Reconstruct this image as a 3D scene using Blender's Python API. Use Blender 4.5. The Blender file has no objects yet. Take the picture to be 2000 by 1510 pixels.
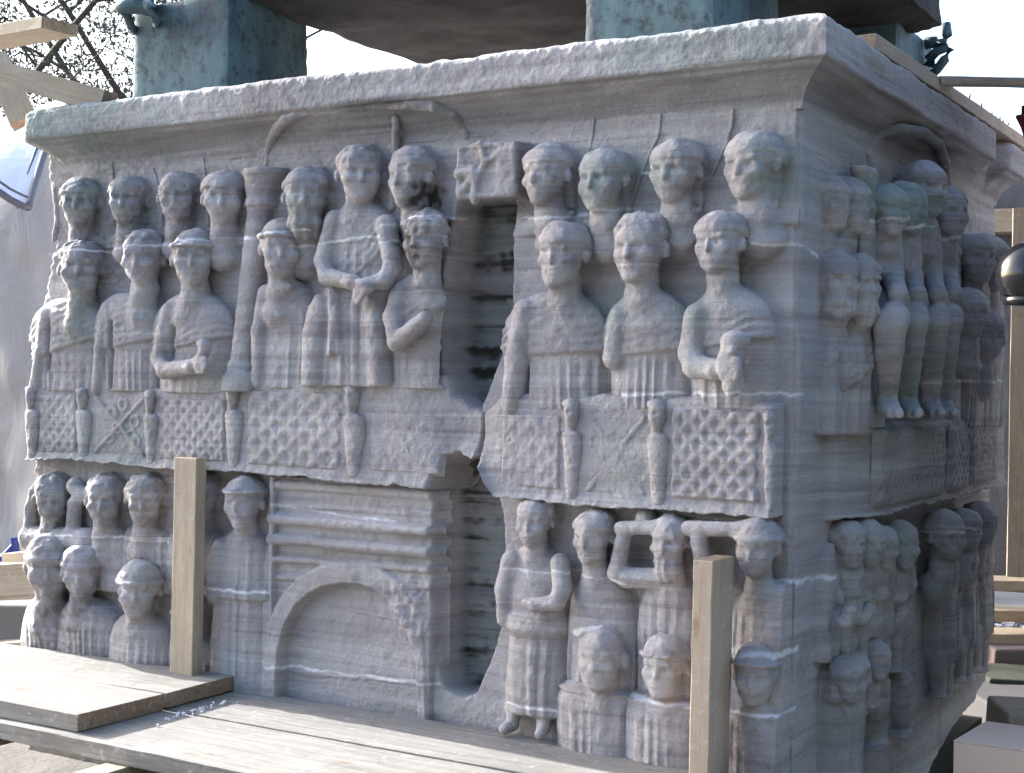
import bpy, math, random
import numpy as np
from mathutils import Vector, Matrix
R = math.radians
S = bpy.context.scene
COL = S.collection
rng = np.random.default_rng(7)
random.seed(7)

# ------------------------------------------------------------------ camera
F_PX = 2820.0; ROLL = R(0.99); YAW = R(31.1)
CAM = (1.609, -4.438, 1.266)
AX = (-math.sin(YAW), math.cos(YAW)); RT = (math.cos(YAW), math.sin(YAW))
cd = bpy.data.cameras.new('camera'); cam = bpy.data.objects.new('camera', cd); COL.objects.link(cam)
cd.sensor_fit = 'HORIZONTAL'; cd.sensor_width = 36.0; cd.lens = 36.0 * F_PX / 2000.0
cd.clip_start = 0.05; cd.clip_end = 2000
Zc = Vector((-AX[0], -AX[1], 0)); Xc = Vector((RT[0], RT[1], 0)); Yc = Vector((0, 0, 1))
M = Matrix((Xc, Yc, Zc)).transposed() @ Matrix.Rotation(ROLL, 3, 'Z')
cam.matrix_world = Matrix.Translation(CAM) @ M.to_4x4()
S.camera = cam

# ------------------------------------------------------------------ light
SUN = Vector((-0.92, 0.052, 0.385)).normalized()          # direction towards the sun
w = bpy.data.worlds.new('World'); S.world = w; w.use_nodes = True
nt = w.node_tree; bg = nt.nodes['Background']
sky = nt.nodes.new('ShaderNodeTexSky'); sky.sky_type = 'NISHITA'; sky.sun_disc = False
sky.sun_elevation = math.asin(SUN.z); sky.sun_rotation = math.atan2(SUN.x, SUN.y)
sky.air_density = 1.0; sky.dust_density = 3.5; sky.ozone_density = 1.0; sky.altitude = 30
nt.links.new(sky.outputs[0], bg.inputs[0]); bg.inputs[1].default_value = 0.14
sl = bpy.data.lights.new('sun', 'SUN'); sl.energy = 3.3; sl.angle = R(0.6); sl.color = (1, .95, .86)
so = bpy.data.objects.new('sun', sl); COL.objects.link(so)
so.rotation_euler = (-SUN).to_track_quat('-Z', 'Y').to_euler(); so.location = (-8, 4, 9)
S.view_settings.view_transform = 'Standard'; S.view_settings.look = 'None'
S.view_settings.gamma = 1.0; S.view_settings.use_curve_mapping = False
S.view_settings.exposure = 2.25
S.view_settings.use_white_balance = True; S.view_settings.white_balance_temperature = 6050

# ------------------------------------------------------------------ pixel helpers (photo pixels of 2000 x 1510 -> planes of the place)
def ray(px, py):
    dx = px - 1000.0; dy = py - 755.0
    a = (dx * math.cos(ROLL) + dy * math.sin(ROLL)) / F_PX
    b = (dx * math.sin(ROLL) - dy * math.cos(ROLL)) / F_PX
    return (AX[0] + a * RT[0], AX[1] + a * RT[1], b)
def on_y(px, py, y):
    r = ray(px, py); t = (y - CAM[1]) / r[1]; return Vector((CAM[0] + t * r[0], y, CAM[2] + t * r[2]))
def on_x(px, py, x):
    r = ray(px, py); t = (x - CAM[0]) / r[0]; return Vector((x, CAM[1] + t * r[1], CAM[2] + t * r[2]))
def on_z(px, py, z):
    r = ray(px, py); t = (z - CAM[2]) / r[2]; return Vector((CAM[0] + t * r[0], CAM[1] + t * r[1], z))
def at_d(px, py, d):
    r = ray(px, py); return Vector((CAM[0] + d * r[0], CAM[1] + d * r[1], CAM[2] + d * r[2]))
class Wall:                                              # local frame of a relief face: u along, v up, w outward
    def __init__(s, front): s.front = front
    def uvw(s, px, py, w):
        if s.front: p = on_y(px, py, -w); return (p.x, p.z, w)
        p = on_x(px, py, w); return (p.y, p.z, w)
    def world(s, U, V, W):
        if s.front: return np.stack([U, -W, V], -1)
        return np.stack([W, U, V], -1)
    def depth(s, px, py):
        p = on_y(px, py, -.04) if s.front else on_x(px, py, .04)
        return (p.x - CAM[0]) * AX[0] + (p.y - CAM[1]) * AX[1]
    def yaw(s, px, py, alpha):                           # apparent turn in the picture -> facing in the local frame
        p = on_y(px, py, -.05) if s.front else on_x(px, py, .05)
        tc = Vector((CAM[0] - p.x, CAM[1] - p.y)).normalized()
        a = R(alpha); f = Vector((tc.x * math.cos(a) - tc.y * math.sin(a), tc.x * math.sin(a) + tc.y * math.cos(a)))
        return (f.x, -f.y) if s.front else (f.y, f.x)    # (fu, fw)
FR = Wall(True); RI = Wall(False)

# ------------------------------------------------------------------ numpy noise, sdf, surface nets
_L = rng.random((64, 64, 64)).astype(np.float32) * 2 - 1
def noise3(P, sc, off=0.0):
    sc = np.asarray(sc, np.float32)
    Q = P.astype(np.float32) * sc + 31.7 + off
    I = np.floor(Q).astype(np.int32); f = Q - I; f = f * f * (3 - 2 * f)
    I0 = I & 63; I1 = (I + 1) & 63
    x0, y0, z0 = I0[..., 0], I0[..., 1], I0[..., 2]; x1, y1, z1 = I1[..., 0], I1[..., 1], I1[..., 2]
    fx, fy, fz = f[..., 0], f[..., 1], f[..., 2]
    a = _L[x0, y0, z0] * (1 - fx) + _L[x1, y0, z0] * fx
    b = _L[x0, y1, z0] * (1 - fx) + _L[x1, y1, z0] * fx
    c = _L[x0, y0, z1] * (1 - fx) + _L[x1, y0, z1] * fx
    d = _L[x0, y1, z1] * (1 - fx) + _L[x1, y1, z1] * fx
    return (a * (1 - fy) + b * fy) * (1 - fz) + (c * (1 - fy) + d * fy) * fz
def fbm(P, sc, n=3, off=0.0):
    s = 0; a = 1.0
    for i in range(n):
        s = s + a * noise3(P, np.asarray(sc) * 2.03 ** i, off + i * 7.3); a *= .5
    return s
def sstep(a, b, x):
    t = np.clip((x - a) / (b - a), 0, 1); return t * t * (3 - 2 * t)
def smin(a, b, k):
    h = np.clip(.5 + .5 * (b - a) / k, 0, 1); return b + (a - b) * h - k * h * (1 - h)
def smax(a, b, k): return -smin(-a, -b, k)
def ell(X, Y, Z, c, r):
    x, y, z = X - c[0], Y - c[1], Z - c[2]
    k0 = np.sqrt((x / r[0]) ** 2 + (y / r[1]) ** 2 + (z / r[2]) ** 2) + 1e-6
    k1 = np.sqrt((x / r[0] ** 2) ** 2 + (y / r[1] ** 2) ** 2 + (z / r[2] ** 2) ** 2) + 1e-6
    return k0 * (k0 - 1) / k1
def cone(X, Y, Z, a, b, ra, rb):
    ax, ay, az = b[0] - a[0], b[1] - a[1], b[2] - a[2]
    l2 = ax * ax + ay * ay + az * az + 1e-9
    t = np.clip(((X - a[0]) * ax + (Y - a[1]) * ay + (Z - a[2]) * az) / l2, 0, 1)
    return np.sqrt((X - a[0] - t * ax) ** 2 + (Y - a[1] - t * ay) ** 2 + (Z - a[2] - t * az) ** 2) - (ra + (rb - ra) * t)
def nets(D, org, st):
    nx, ny, nz = D.shape
    ins = D < 0
    s = np.zeros((nx - 1, ny - 1, nz - 1), np.int8)
    cor = [(i, j, k) for i in (0, 1) for j in (0, 1) for k in (0, 1)]
    for i, j, k in cor: s += ins[i:nx - 1 + i, j:ny - 1 + j, k:nz - 1 + k]
    act = (s > 0) & (s < 8)
    idx = np.argwhere(act)
    ids = -np.ones(act.shape, np.int32); ids[act] = np.arange(len(idx))
    g = {c: D[idx[:, 0] + c[0], idx[:, 1] + c[1], idx[:, 2] + c[2]] for c in cor}
    pos = np.zeros((len(idx), 3), np.float32); cnt = np.zeros(len(idx), np.float32)
    for a in cor:
        for ax in range(3):
            if a[ax] == 0:
                b = list(a); b[ax] = 1; b = tuple(b)
                va, vb = g[a], g[b]; m = (va < 0) != (vb < 0)
                t = np.where(m, va / np.where(m, va - vb, 1), 0)
                for d in range(3):
                    pos[:, d] += np.where(m, a[d] + (t if d == ax else 0), 0)
                cnt += m
    V = (idx + pos / np.maximum(cnt, 1)[:, None]) * st + np.asarray(org)
    Q = []
    for ax in range(3):
        o1, o2 = (ax + 1) % 3, (ax + 2) % 3
        sl0 = [slice(None)] * 3; sl1 = [slice(None)] * 3
        sl0[ax] = slice(0, -1); sl1[ax] = slice(1, None)
        a = ins[tuple(sl0)]; b = ins[tuple(sl1)]
        e = np.argwhere(a != b)
        ok = (e[:, o1] >= 1) & (e[:, o2] >= 1) & (e[:, o1] < D.shape[o1] - 1) & (e[:, o2] < D.shape[o2] - 1)
        e = e[ok]
        def cid(d1, d2):
            q = e.copy(); q[:, o1] += d1; q[:, o2] += d2; return ids[q[:, 0], q[:, 1], q[:, 2]]
        q = np.stack([cid(-1, -1), cid(0, -1), cid(0, 0), cid(-1, 0)], -1)
        fl = ~a[e[:, 0], e[:, 1], e[:, 2]]
        q[fl] = q[fl][:, ::-1]
        Q.append(q)
    return V, np.concatenate(Q)

# ------------------------------------------------------------------ objects
LOC = {}
def empty(name, loc, label, cat, group=None, kind=None):
    o = bpy.data.objects.new(name, None); COL.objects.link(o); o.location = loc; o.empty_display_size = .1
    LOC[o.name] = Vector(loc); tag(o, label, cat, group, kind); return o
def tag(o, label=None, cat=None, group=None, kind=None):
    if label: o['label'] = label
    if cat: o['category'] = cat
    if group: o['group'] = group
    if kind: o['kind'] = kind
    return o
def mk(name, V, Fc, mat, parent=None, attr=None, smooth=True, kind=None):
    V = np.asarray(V, np.float32); Fc = np.asarray(Fc, np.int32)
    c = Vector([float(x) for x in (V.min(0) + V.max(0)) / 2])
    V = V - np.asarray(c, np.float32)
    me = bpy.data.meshes.new(name); n = Fc.shape[1]
    me.vertices.add(len(V)); me.vertices.foreach_set('co', V.ravel())
    me.loops.add(Fc.size); me.loops.foreach_set('vertex_index', Fc.ravel())
    me.polygons.add(len(Fc))
    me.polygons.foreach_set('loop_start', np.arange(0, Fc.size, n, dtype=np.int32))
    me.polygons.foreach_set('loop_total', np.full(len(Fc), n, np.int32))
    me.polygons.foreach_set('use_smooth', np.full(len(Fc), smooth))
    me.update(calc_edges=True)
    if attr is not None:
        A = me.color_attributes.new('wear_tone', 'FLOAT_COLOR', 'POINT'); A.data.foreach_set('color', attr.astype(np.float32).ravel())
    me.materials.append(mat)
    o = bpy.data.objects.new(name, me); COL.objects.link(o)
    LOC[o.name] = c
    if parent: o.parent = parent; o.location = c - LOC[parent.name]
    else: o.location = c
    if kind: o['kind'] = kind
    return o
def gridF(n, m, flip=False):
    i, j = np.meshgrid(np.arange(n - 1), np.arange(m - 1), indexing='ij')
    a = (i * m + j).ravel(); q = np.stack([a, a + m, a + m + 1, a + 1], -1)
    return q[:, ::-1] if flip else q
class Geo:                                               # collects loose shapes into one mesh
    def __init__(s): s.V = []; s.F = []; s.n = 0
    def add(s, V, Fc):
        for f in Fc: s.F.append([i + s.n for i in f])
        s.V += [tuple(v) for v in V]; s.n += len(V)
    def box(s, a, b, jit=0, M=None):
        P = [Vector((x, y, z)) for x in (a[0], b[0]) for y in (a[1], b[1]) for z in (a[2], b[2])]
        if jit: P = [p + Vector([random.uniform(-jit, jit) for _ in range(3)]) for p in P]
        if M: P = [M @ p for p in P]
        s.add(P, [(0, 1, 3, 2), (4, 6, 7, 5), (0, 4, 5, 1), (2, 3, 7, 6), (0, 2, 6, 4), (1, 5, 7, 3)])
    def tube(s, pts, rad, n=8, cap=True):
        pts = [Vector(p) for p in pts]; base = s.n; rings = []
        if not hasattr(rad, '__len__'): rad = [rad] * len(pts)
        for i, p in enumerate(pts):
            d = (pts[min(i + 1, len(pts) - 1)] - pts[max(i - 1, 0)]).normalized()
            u = d.cross(Vector((0, 0, 1)) if abs(d.z) < .9 else Vector((1, 0, 0))).normalized(); v = d.cross(u)
            rings.append([p + rad[i] * (math.cos(6.2832 * k / n) * u + math.sin(6.2832 * k / n) * v) for k in range(n)])
        Fc = []
        for i in range(len(pts) - 1):
            for k in range(n): Fc.append((i * n + k, i * n + (k + 1) % n, (i + 1) * n + (k + 1) % n, (i + 1) * n + k))
        if cap: Fc += [tuple(range(n - 1, -1, -1)), tuple((len(pts) - 1) * n + k for k in range(n))]
        s.add([v for r in rings for v in r], Fc)
    def lathe(s, prof, c, n=24, M=None):
        V = []; Fc = []
        for (r, z) in prof:
            for k in range(n):
                p = Vector((r * math.cos(6.2832 * k / n), r * math.sin(6.2832 * k / n), z))
                V.append((M @ p if M else p) + Vector(c))
        for i in range(len(prof) - 1):
            for k in range(n): Fc.append((i * n + k, i * n + (k + 1) % n, (i + 1) * n + (k + 1) % n, (i + 1) * n + k))
        s.add(V, Fc)
    def build(s, name, mat, parent=None, smooth=False, bevel=0, kind=None, origin=None):
        V = [Vector(v) for v in s.V]
        c = Vector([(min(v[i] for v in V) + max(v[i] for v in V)) / 2 for i in range(3)]) if origin is None else Vector(origin)
        me = bpy.data.meshes.new(name); me.from_pydata([v - c for v in V], [], s.F); me.materials.append(mat)
        if smooth: me.polygons.foreach_set('use_smooth', [True] * len(me.polygons))
        me.update()
        o = bpy.data.objects.new(name, me); COL.objects.link(o); LOC[o.name] = c
        if parent: o.parent = parent; o.location = c - LOC[parent.name]
        else: o.location = c
        if bevel:
            b = o.modifiers.new('bevel', 'BEVEL'); b.width = bevel; b.segments = 2; b.limit_method = 'ANGLE'
        if kind: o['kind'] = kind
        return o

# ------------------------------------------------------------------ materials
class NT:
    def __init__(s, name):
        s.m = bpy.data.materials.new(name); s.m.use_nodes = True; s.t = s.m.node_tree
        s.b = s.t.nodes['Principled BSDF']
    def n(s, t, **k):
        x = s.t.nodes.new(t)
        for a, v in k.items(): setattr(x, a, v)
        return x
    def l(s, a, b): s.t.links.new(a, b)
    def noise(s, vec, sc, det=4, rough=.55, dist=0):
        x = s.n('ShaderNodeTexNoise'); x.inputs['Scale'].default_value = sc; x.inputs['Detail'].default_value = det
        x.inputs['Roughness'].default_value = rough; x.inputs['Distortion'].default_value = dist
        if vec: s.l(vec, x.inputs['Vector'])
        return x.outputs['Fac']
    def scale(s, vec, sc):
        x = s.n('ShaderNodeMapping'); x.inputs['Scale'].default_value = sc; s.l(vec, x.inputs['Vector']); return x.outputs[0]
    def ramp(s, fac, stops):
        x = s.n('ShaderNodeValToRGB'); e = x.color_ramp.elements
        while len(e) < len(stops): e.new(.5)
        for i, (p, c) in enumerate(stops): e[i].position = p; e[i].color = (*c, 1) if hasattr(c, '__len__') else (c, c, c, 1)
        s.l(fac, x.inputs[0]); return x.outputs[0]
    def mix(s, fac, a, b, mode='MIX'):
        x = s.n('ShaderNodeMix', data_type='RGBA', blend_type=mode)
        for v, i in ((fac, 0), (a, 6), (b, 7)):
            if hasattr(v, 'is_linked'): s.l(v, x.inputs[i])
            elif hasattr(v, '__len__'): x.inputs[i].default_value = (*v, 1)
            else: x.inputs[i].default_value = v
        return x.outputs[2]
    def math(s, op, a, b=0.0):
        x = s.n('ShaderNodeMath', operation=op)
        for v, i in ((a, 0), (b, 1)):
            if hasattr(v, 'is_linked'): s.l(v, x.inputs[i])
            else: x.inputs[i].default_value = v
        return x.outputs[0]
    def bump(s, h, st, d=.01, nrm=None):
        x = s.n('ShaderNodeBump'); x.inputs['Strength'].default_value = st; x.inputs['Distance'].default_value = d
        s.l(h, x.inputs['Height'])
        if nrm: s.l(nrm, x.inputs['Normal'])
        return x.outputs[0]
    def out(s, col, rough=.8, nrm=None, metal=0, spec=.3):
        for v, k in ((col, 'Base Color'), (rough, 'Roughness'), (nrm, 'Normal')):
            if v is None: continue
            if hasattr(v, 'is_linked'): s.l(v, s.b.inputs[k])
            elif hasattr(v, '__len__'): s.b.inputs[k].default_value = (*v, 1)
            else: s.b.inputs[k].default_value = v
        s.b.inputs['Metallic'].default_value = metal; s.b.inputs['Specular IOR Level'].default_value = spec
        return s.m
def marble():
    t = NT('marble'); pos = t.n('ShaderNodeNewGeometry').outputs['Position']
    st = t.scale(pos, (.8, .8, 17)); n1 = t.noise(st, 1.0, 6, .62, .25)
    st2 = t.scale(pos, (.35, .35, 5)); n2 = t.noise(st2, 1.0, 4, .5, .3)
    st3 = t.scale(pos, (1.3, 1.3, 60)); n3 = t.noise(st3, 1.0, 3, .6, .1)
    n4 = t.noise(pos, 3.0, 5, .6); n5 = t.noise(pos, 140, 2, .6)
    c = t.ramp(n1, [(.33, (.30, .278, .293)), (.44, (.40, .375, .39)), (.54, (.46, .435, .45)), (.66, (.53, .505, .515))])
    c = t.mix(t.ramp(n2, [(.40, 0.0), (.66, 1.0)]), c, t.mix(.40, c, (.27, .25, .27)))
    pm = t.noise(t.scale(pos, (1.2, 1.2, 3.5)), 1.0, 3); n3 = t.math('ADD', t.math('MULTIPLY', t.math('SUBTRACT', n3, .5), t.math('MULTIPLY', pm, 1.9)), .5)
    c = t.mix(t.ramp(n3, [(.57, 0.0), (.68, .5)]), c, (.56, .55, .565))
    c = t.mix(t.ramp(n3, [(.29, .5), (.41, 0.0)]), c, (.21, .195, .215))
    c = t.mix(t.ramp(n4, [(.45, 0.0), (.75, .40)]), c, (.31, .29, .27))
    c = t.mix(t.ramp(n5, [(.30, .22), (.55, 0.0)]), c, (.16, .15, .15))
    at = t.n('ShaderNodeAttribute', attribute_name='wear_tone'); sp = t.n('ShaderNodeSeparateColor'); t.l(at.outputs['Color'], sp.inputs[0])
    c = t.mix(sp.outputs[2], c, t.mix(.62, c, (.21, .31, .28)))
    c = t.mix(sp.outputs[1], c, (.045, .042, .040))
    c = t.mix(sp.outputs[0], c, (.80, .80, .84))
    h = t.noise(pos, 60, 5, .65); h2 = t.noise(pos, 230, 3, .6); h3 = n3
    b = t.bump(h, .8, .010); b = t.bump(h2, .7, .004, b); b = t.bump(h3, .16, .005, b); b = t.bump(n1, .3, .006, b)
    return t.out(c, .82, b, spec=.25)
def wood(name, light, dark, gsc=1.0, bump=.35, knots=True):
    t = NT(name); co = t.n('ShaderNodeTexCoord').outputs['Object']
    oi = t.n('ShaderNodeObjectInfo').outputs['Random']
    ad = t.n('ShaderNodeVectorMath', operation='ADD'); t.l(co, ad.inputs[0]); cx = t.n('ShaderNodeCombineXYZ')
    t.l(t.math('MULTIPLY', oi, 37.0), cx.inputs[0]); t.l(t.math('MULTIPLY', oi, 11.0), cx.inputs[2]); t.l(cx.outputs[0], ad.inputs[1]); v = ad.outputs[0]
    g = t.noise(t.scale(v, (1.6, 34 * gsc, 34 * gsc)), 1.0, 5, .6, 1.2)
    g2 = t.noise(t.scale(v, (9, 160, 160)), 1.0, 3, .6, .3)
    bl = t.noise(t.scale(v, (2.2, 5, 5)), 1.0, 5, .6)
    c = t.ramp(g, [(.28, dark), (.50, tuple((a + b) / 2 for a, b in zip(light, dark))), (.72, light)])
    c = t.mix(t.ramp(g2, [(.33, .35), (.5, 0.0)]), c, tuple(x * .6 for x in dark))
    c = t.mix(t.ramp(bl, [(.45, 0.0), (.75, .5)]), c, tuple(x * .68 for x in dark))
    if knots:
        vo = t.n('ShaderNodeTexVoronoi', feature='F1'); vo.inputs['Scale'].default_value = 1.0
        t.l(t.scale(v, (2.4, 7, 7)), vo.inputs['Vector'])
        c = t.mix(t.ramp(vo.outputs['Distance'], [(.05, .6), (.12, 0.0)]), c, (.22, .14, .08))
    ds = t.noise(v, 26, 5, .7); c = t.mix(t.ramp(ds, [(.58, 0.0), (.70, .45)]), c, (.62, .61, .60)); c = t.mix(t.ramp(t.noise(v, 7, 6, .7, .6), [(.30, .5), (.42, 0.0)]), c, tuple(x * .5 for x in dark))
    b = t.bump(g, bump, .004); b = t.bump(g2, bump, .002, b)
    return t.out(c, .75, b, spec=.25)
def bronze():
    t = NT('bronze_patina'); pos = t.n('ShaderNodeNewGeometry').outputs['Position']
    a = t.noise(t.scale(pos, (5, 5, 2.2)), 1, 6, .65); b = t.noise(pos, 22, 5, .7); c3 = t.noise(t.scale(pos, (24, 24, 2.2)), 1, 4, .6)
    c = t.ramp(a, [(.32, (.05, .065, .08)), (.5, (.10, .16, .175)), (.68, (.16, .235, .235))])
    c = t.mix(t.ramp(b, [(.36, .8), (.48, 0.0)]), c, (.035, .04, .045))
    c = t.mix(t.ramp(c3, [(.58, 0.0), (.72, .6)]), c, (.10, .11, .12))
    n = t.bump(b, .6, .006)
    return t.out(c, .7, n, spec=.3)
def plain(name, col, rough=.7, bsc=40, bst=.15, var=.15, spec=.3, metal=0):
    t = NT(name); pos = t.n('ShaderNodeNewGeometry').outputs['Position']
    a = t.noise(pos, bsc * .12, 4); h = t.noise(pos, bsc, 4)
    c = t.mix(a, tuple(x * (1 - var) for x in col), tuple(min(1, x * (1 + var)) for x in col))
    return t.out(c, rough, t.bump(h, bst, .006), metal, spec)
def granite():
    t = NT('granite'); pos = t.n('ShaderNodeNewGeometry').outputs['Position']
    a = t.noise(pos, 5, 5, .6); b = t.noise(pos, 120, 3, .7)
    c = t.ramp(a, [(.3, (.035, .031, .028)), (.7, (.085, .076, .068))])
    c = t.mix(t.ramp(b, [(.35, .5), (.5, 0.0)]), c, (.05, .045, .04))
    return t.out(c, .85, t.bump(t.noise(pos, 9, 7, .7), .9, .04), spec=.2)
def cloth(name, col, fold=.5):
    t = NT(name); pos = t.n('ShaderNodeNewGeometry').outputs['Position']
    f = t.noise(t.scale(pos, (2, 2, 1.1)), 1.4, 5, .6, 1.0); g = t.noise(pos, 220, 2)
    c = t.mix(f, tuple(x * .9 for x in col), col)
    return t.out(c, .6, t.bump(g, .08, .002, t.bump(f, fold, .08)), spec=.3)
def leafmat():
    t = NT('leaf'); pos = t.n('ShaderNodeNewGeometry').outputs['Position']
    c = t.ramp(t.noise(pos, 1.6, 3), [(.35, (.035, .06, .018)), (.65, (.10, .12, .035))])
    t.b.inputs['Transmission Weight'].default_value = 0
    return t.out(c, .6, None, spec=.3)
MARBLE = marble()
W_RAW = wood('raw_timber', (.50, .42, .32), (.37, .30, .22))
W_DECK = wood('weathered_plank', (.34, .322, .30), (.20, .187, .17), bump=.8)
W_END = wood('end_grain', (.42, .31, .22), (.22, .15, .10), bump=.6, knots=False)
W_PINK = wood('planed_timber', (.50, .40, .32), (.42, .33, .25), bump=.2)
BRONZE = bronze(); GRANITE = granite()
LEAF = leafmat()
BARK = plain('bark', (.075, .06, .055), .9, 30, .6)

# ------------------------------------------------------------------ wear: repair mortar, soot, copper green, broad darker patches
SEAMS_F = []
for pts, th in [([(88, 497), (205, 491), (330, 482), (470, 466), (545, 463), (625, 452)], .0050),
            ([(470, 466), (545, 468)], .006),
            ([(590, 484), (650, 479), (700, 470), (762, 464)], .0055), ([(740, 480), (795, 473)], .0045),
            ([(765, 441), (800, 437), (845, 428), (893, 424)], .0055),
            ([(1015, 424), (1060, 430), (1115, 424), (1135, 416), (1152, 420), (1200, 412), (1236, 406)], .0060),
            ([(1250, 336), (1290, 330)], .0045),
            ([(1480, 479), (1560, 476), (1606, 482)], .0055), ([(1225, 772), (1300, 768), (1440, 770), (1608, 768)], .0060),
            ([(528, 984), (640, 1003), (770, 1018)], .0045), ([(405, 1142), (530, 1158)], .0065), ([(528, 1300), (690, 1322), (850, 1338)], .006),
            ([(1100, 1110), (1160, 1122), (1240, 1136)], .0055), ([(1430, 1270), (1480, 1268), (1540, 1275), (1600, 1268)], .013),
            ([(1240, 1352), (1345, 1372), (1440, 1384), (1560, 1392)], .007), ([(1550, 1140), (1556, 1165)], .012), ([(995, 1106), (1090, 1120)], .004),
            ([(1000, 1370), (1100, 1385)], .004), ([(62, 1040), (330, 1052)], .003), ([(230, 1048), (330, 1058)], .004), ([(1130, 1232), (1185, 1222)], .012)]:
    q = [FR.uvw(x, y, .03)[:2] for x, y in pts]
    for a, b in zip(q[:-1], q[1:]): SEAMS_F.append((*a, *b, th))
SEAMS_R = []
for pts, th in [([(1606, 482), (1625, 500)], .006), ([(1680, 432), (1712, 430)], .007), ([(1718, 447), (1790, 440)], .008), ([(1805, 470), (1840, 458), (1880, 455)], .008),
            ([(1735, 750), (1780, 748)], .006), ([(1850, 745), (1945, 742)], .006), ([(1780, 1040), (1850, 1030), (1870, 1032)], .005), ([(1575, 1142), (1600, 1135), (1640, 1130)], .009)]:
    q = [RI.uvw(x, y, .05)[:2] for x, y in pts]
    for a, b in zip(q[:-1], q[1:]): SEAMS_R.append((*a, *b, th))
BL_F = [FR.uvw(x, y, .02)[:2] + (r, s) for x, y, r, s in [(845, 380, .10, .8), (828, 470, .13, .75), (780, 460, .05, .2)]]
GR_F = [FR.uvw(x, y, .05)[:2] + (r, s) for x, y, r, s in [(90, 230, .25, .85), (180, 220, .3, .7), (330, 190, .3, .4), (150, 400, .18, .5), (250, 400, .15, .45), (1500, 60, .2, .45), (1300, 70, .25, .5), (1400, 60, .2, .35), (1180, 370, .12, .6),
        (1250, 340, .14, .5), (1310, 350, .1, .6), (1530, 345, .12, .6), (1500, 290, .08, .5), (180, 640, .2, .35), (300, 620, .15, .35), (250, 860, .2, .4), (150, 850, .2, .3), (500, 850, .4, .15), (1190, 600, .15, .4), (1360, 590, .12, .4), (700, 60, .3, .3)]]
GR_R = [RI.uvw(x, y, .06)[:2] + (r, s) for x, y, r, s in [(1697, 370, .13, 1.), (1735, 405, .13, 1.), (1770, 410, .12, .8), (1720, 780, .18, .8), (1790, 790, .18, .5), (1720, 1065, .13, 1.), (1757, 1070, .12, .7), (1700, 620, .2, .3)]]
def wear_tone(P):
    shp = P.shape[:-1]; Pf = P.reshape(-1, 3).astype(np.float32); x, y, z = Pf.T
    fr = (y < .06); W = np.zeros(len(x), np.float32); D = np.zeros_like(W); G = np.zeros_like(W)
    jit = noise3(Pf, 28) * .006 + noise3(Pf, 70, 5) * .003; amp = .72 + .5 * noise3(Pf, 16, 9)
    for (S_, u, sel) in ((SEAMS_F, x, (y < .05) & (x < .02)), (SEAMS_R, y, x > -.06)):
        for (u0, v0, u1, v1, th) in S_:
            du, dv = u1 - u0, v1 - v0; l2 = du * du + dv * dv + 1e-9
            m = sel & (u > min(u0, u1) - .03) & (u < max(u0, u1) + .03) & (z > min(v0, v1) - .04) & (z < max(v0, v1) + .04)
            if not m.any(): continue
            t = np.clip(((u[m] - u0) * du + (z[m] - v0) * dv) / l2, 0, 1)
            d = np.hypot(u[m] - u0 - t * du, z[m] - v0 - t * dv + jit[m] * min(1.2, th / .006)) - .62 * th * (.35 + .9 * amp[m])
            W[m] = np.maximum(W[m], np.clip(amp[m], .25, .9) * (1 - sstep(-.002, .0035, d)))
    for (B, u, sel, A) in ((GR_F, x, y < .08, G), (GR_R, y, x > -.08, G), (BL_F, x, y < .02, D)):
        for (u0, v0, r, s) in B:
            d = np.hypot(u - u0, z - v0) / r + .5 * noise3(Pf, 9, 3) + .25 * noise3(Pf, 40, 3)
            A[:] = np.maximum(A, np.where(sel, s * (1 - sstep(.35, 1.0, d)), 0))
    g1 = fbm(Pf, (5, 5, 1.3), 3, 17); D = np.maximum(D, 0.17 * sstep(.25, 1.1, g1 + .5 * noise3(Pf, 30, 6)) * 1.3); g2 = fbm(Pf, 3.2, 2, 33); G = np.maximum(G, .30 * sstep(.3, 1.0, g2))
    for x0, y0, r, a in ((70, 1000, .34, .40), (110, 1230, .38, .46), (260, 1020, .3, .32), (150, 480, .4, .34), (180, 380, .4, .36), (320, 420, .36, .26), (60, 850, .3, .22), (170, 660, .35, .24), (600, 250, .5, .26)):  # broad darker patches, mostly over the left of the front face
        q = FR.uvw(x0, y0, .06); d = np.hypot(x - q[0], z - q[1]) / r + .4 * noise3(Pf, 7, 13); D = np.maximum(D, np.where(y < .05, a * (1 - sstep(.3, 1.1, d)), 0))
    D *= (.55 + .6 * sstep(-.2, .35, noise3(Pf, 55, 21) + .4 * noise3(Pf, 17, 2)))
    return np.stack([W, np.clip(D, 0, 1), np.clip(G, 0, 1), np.ones_like(W)], -1).reshape(shp + (4,)) if len(shp) > 1 else np.stack([W, np.clip(D, 0, 1), np.clip(G, 0, 1), np.ones_like(W)], -1)

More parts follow.
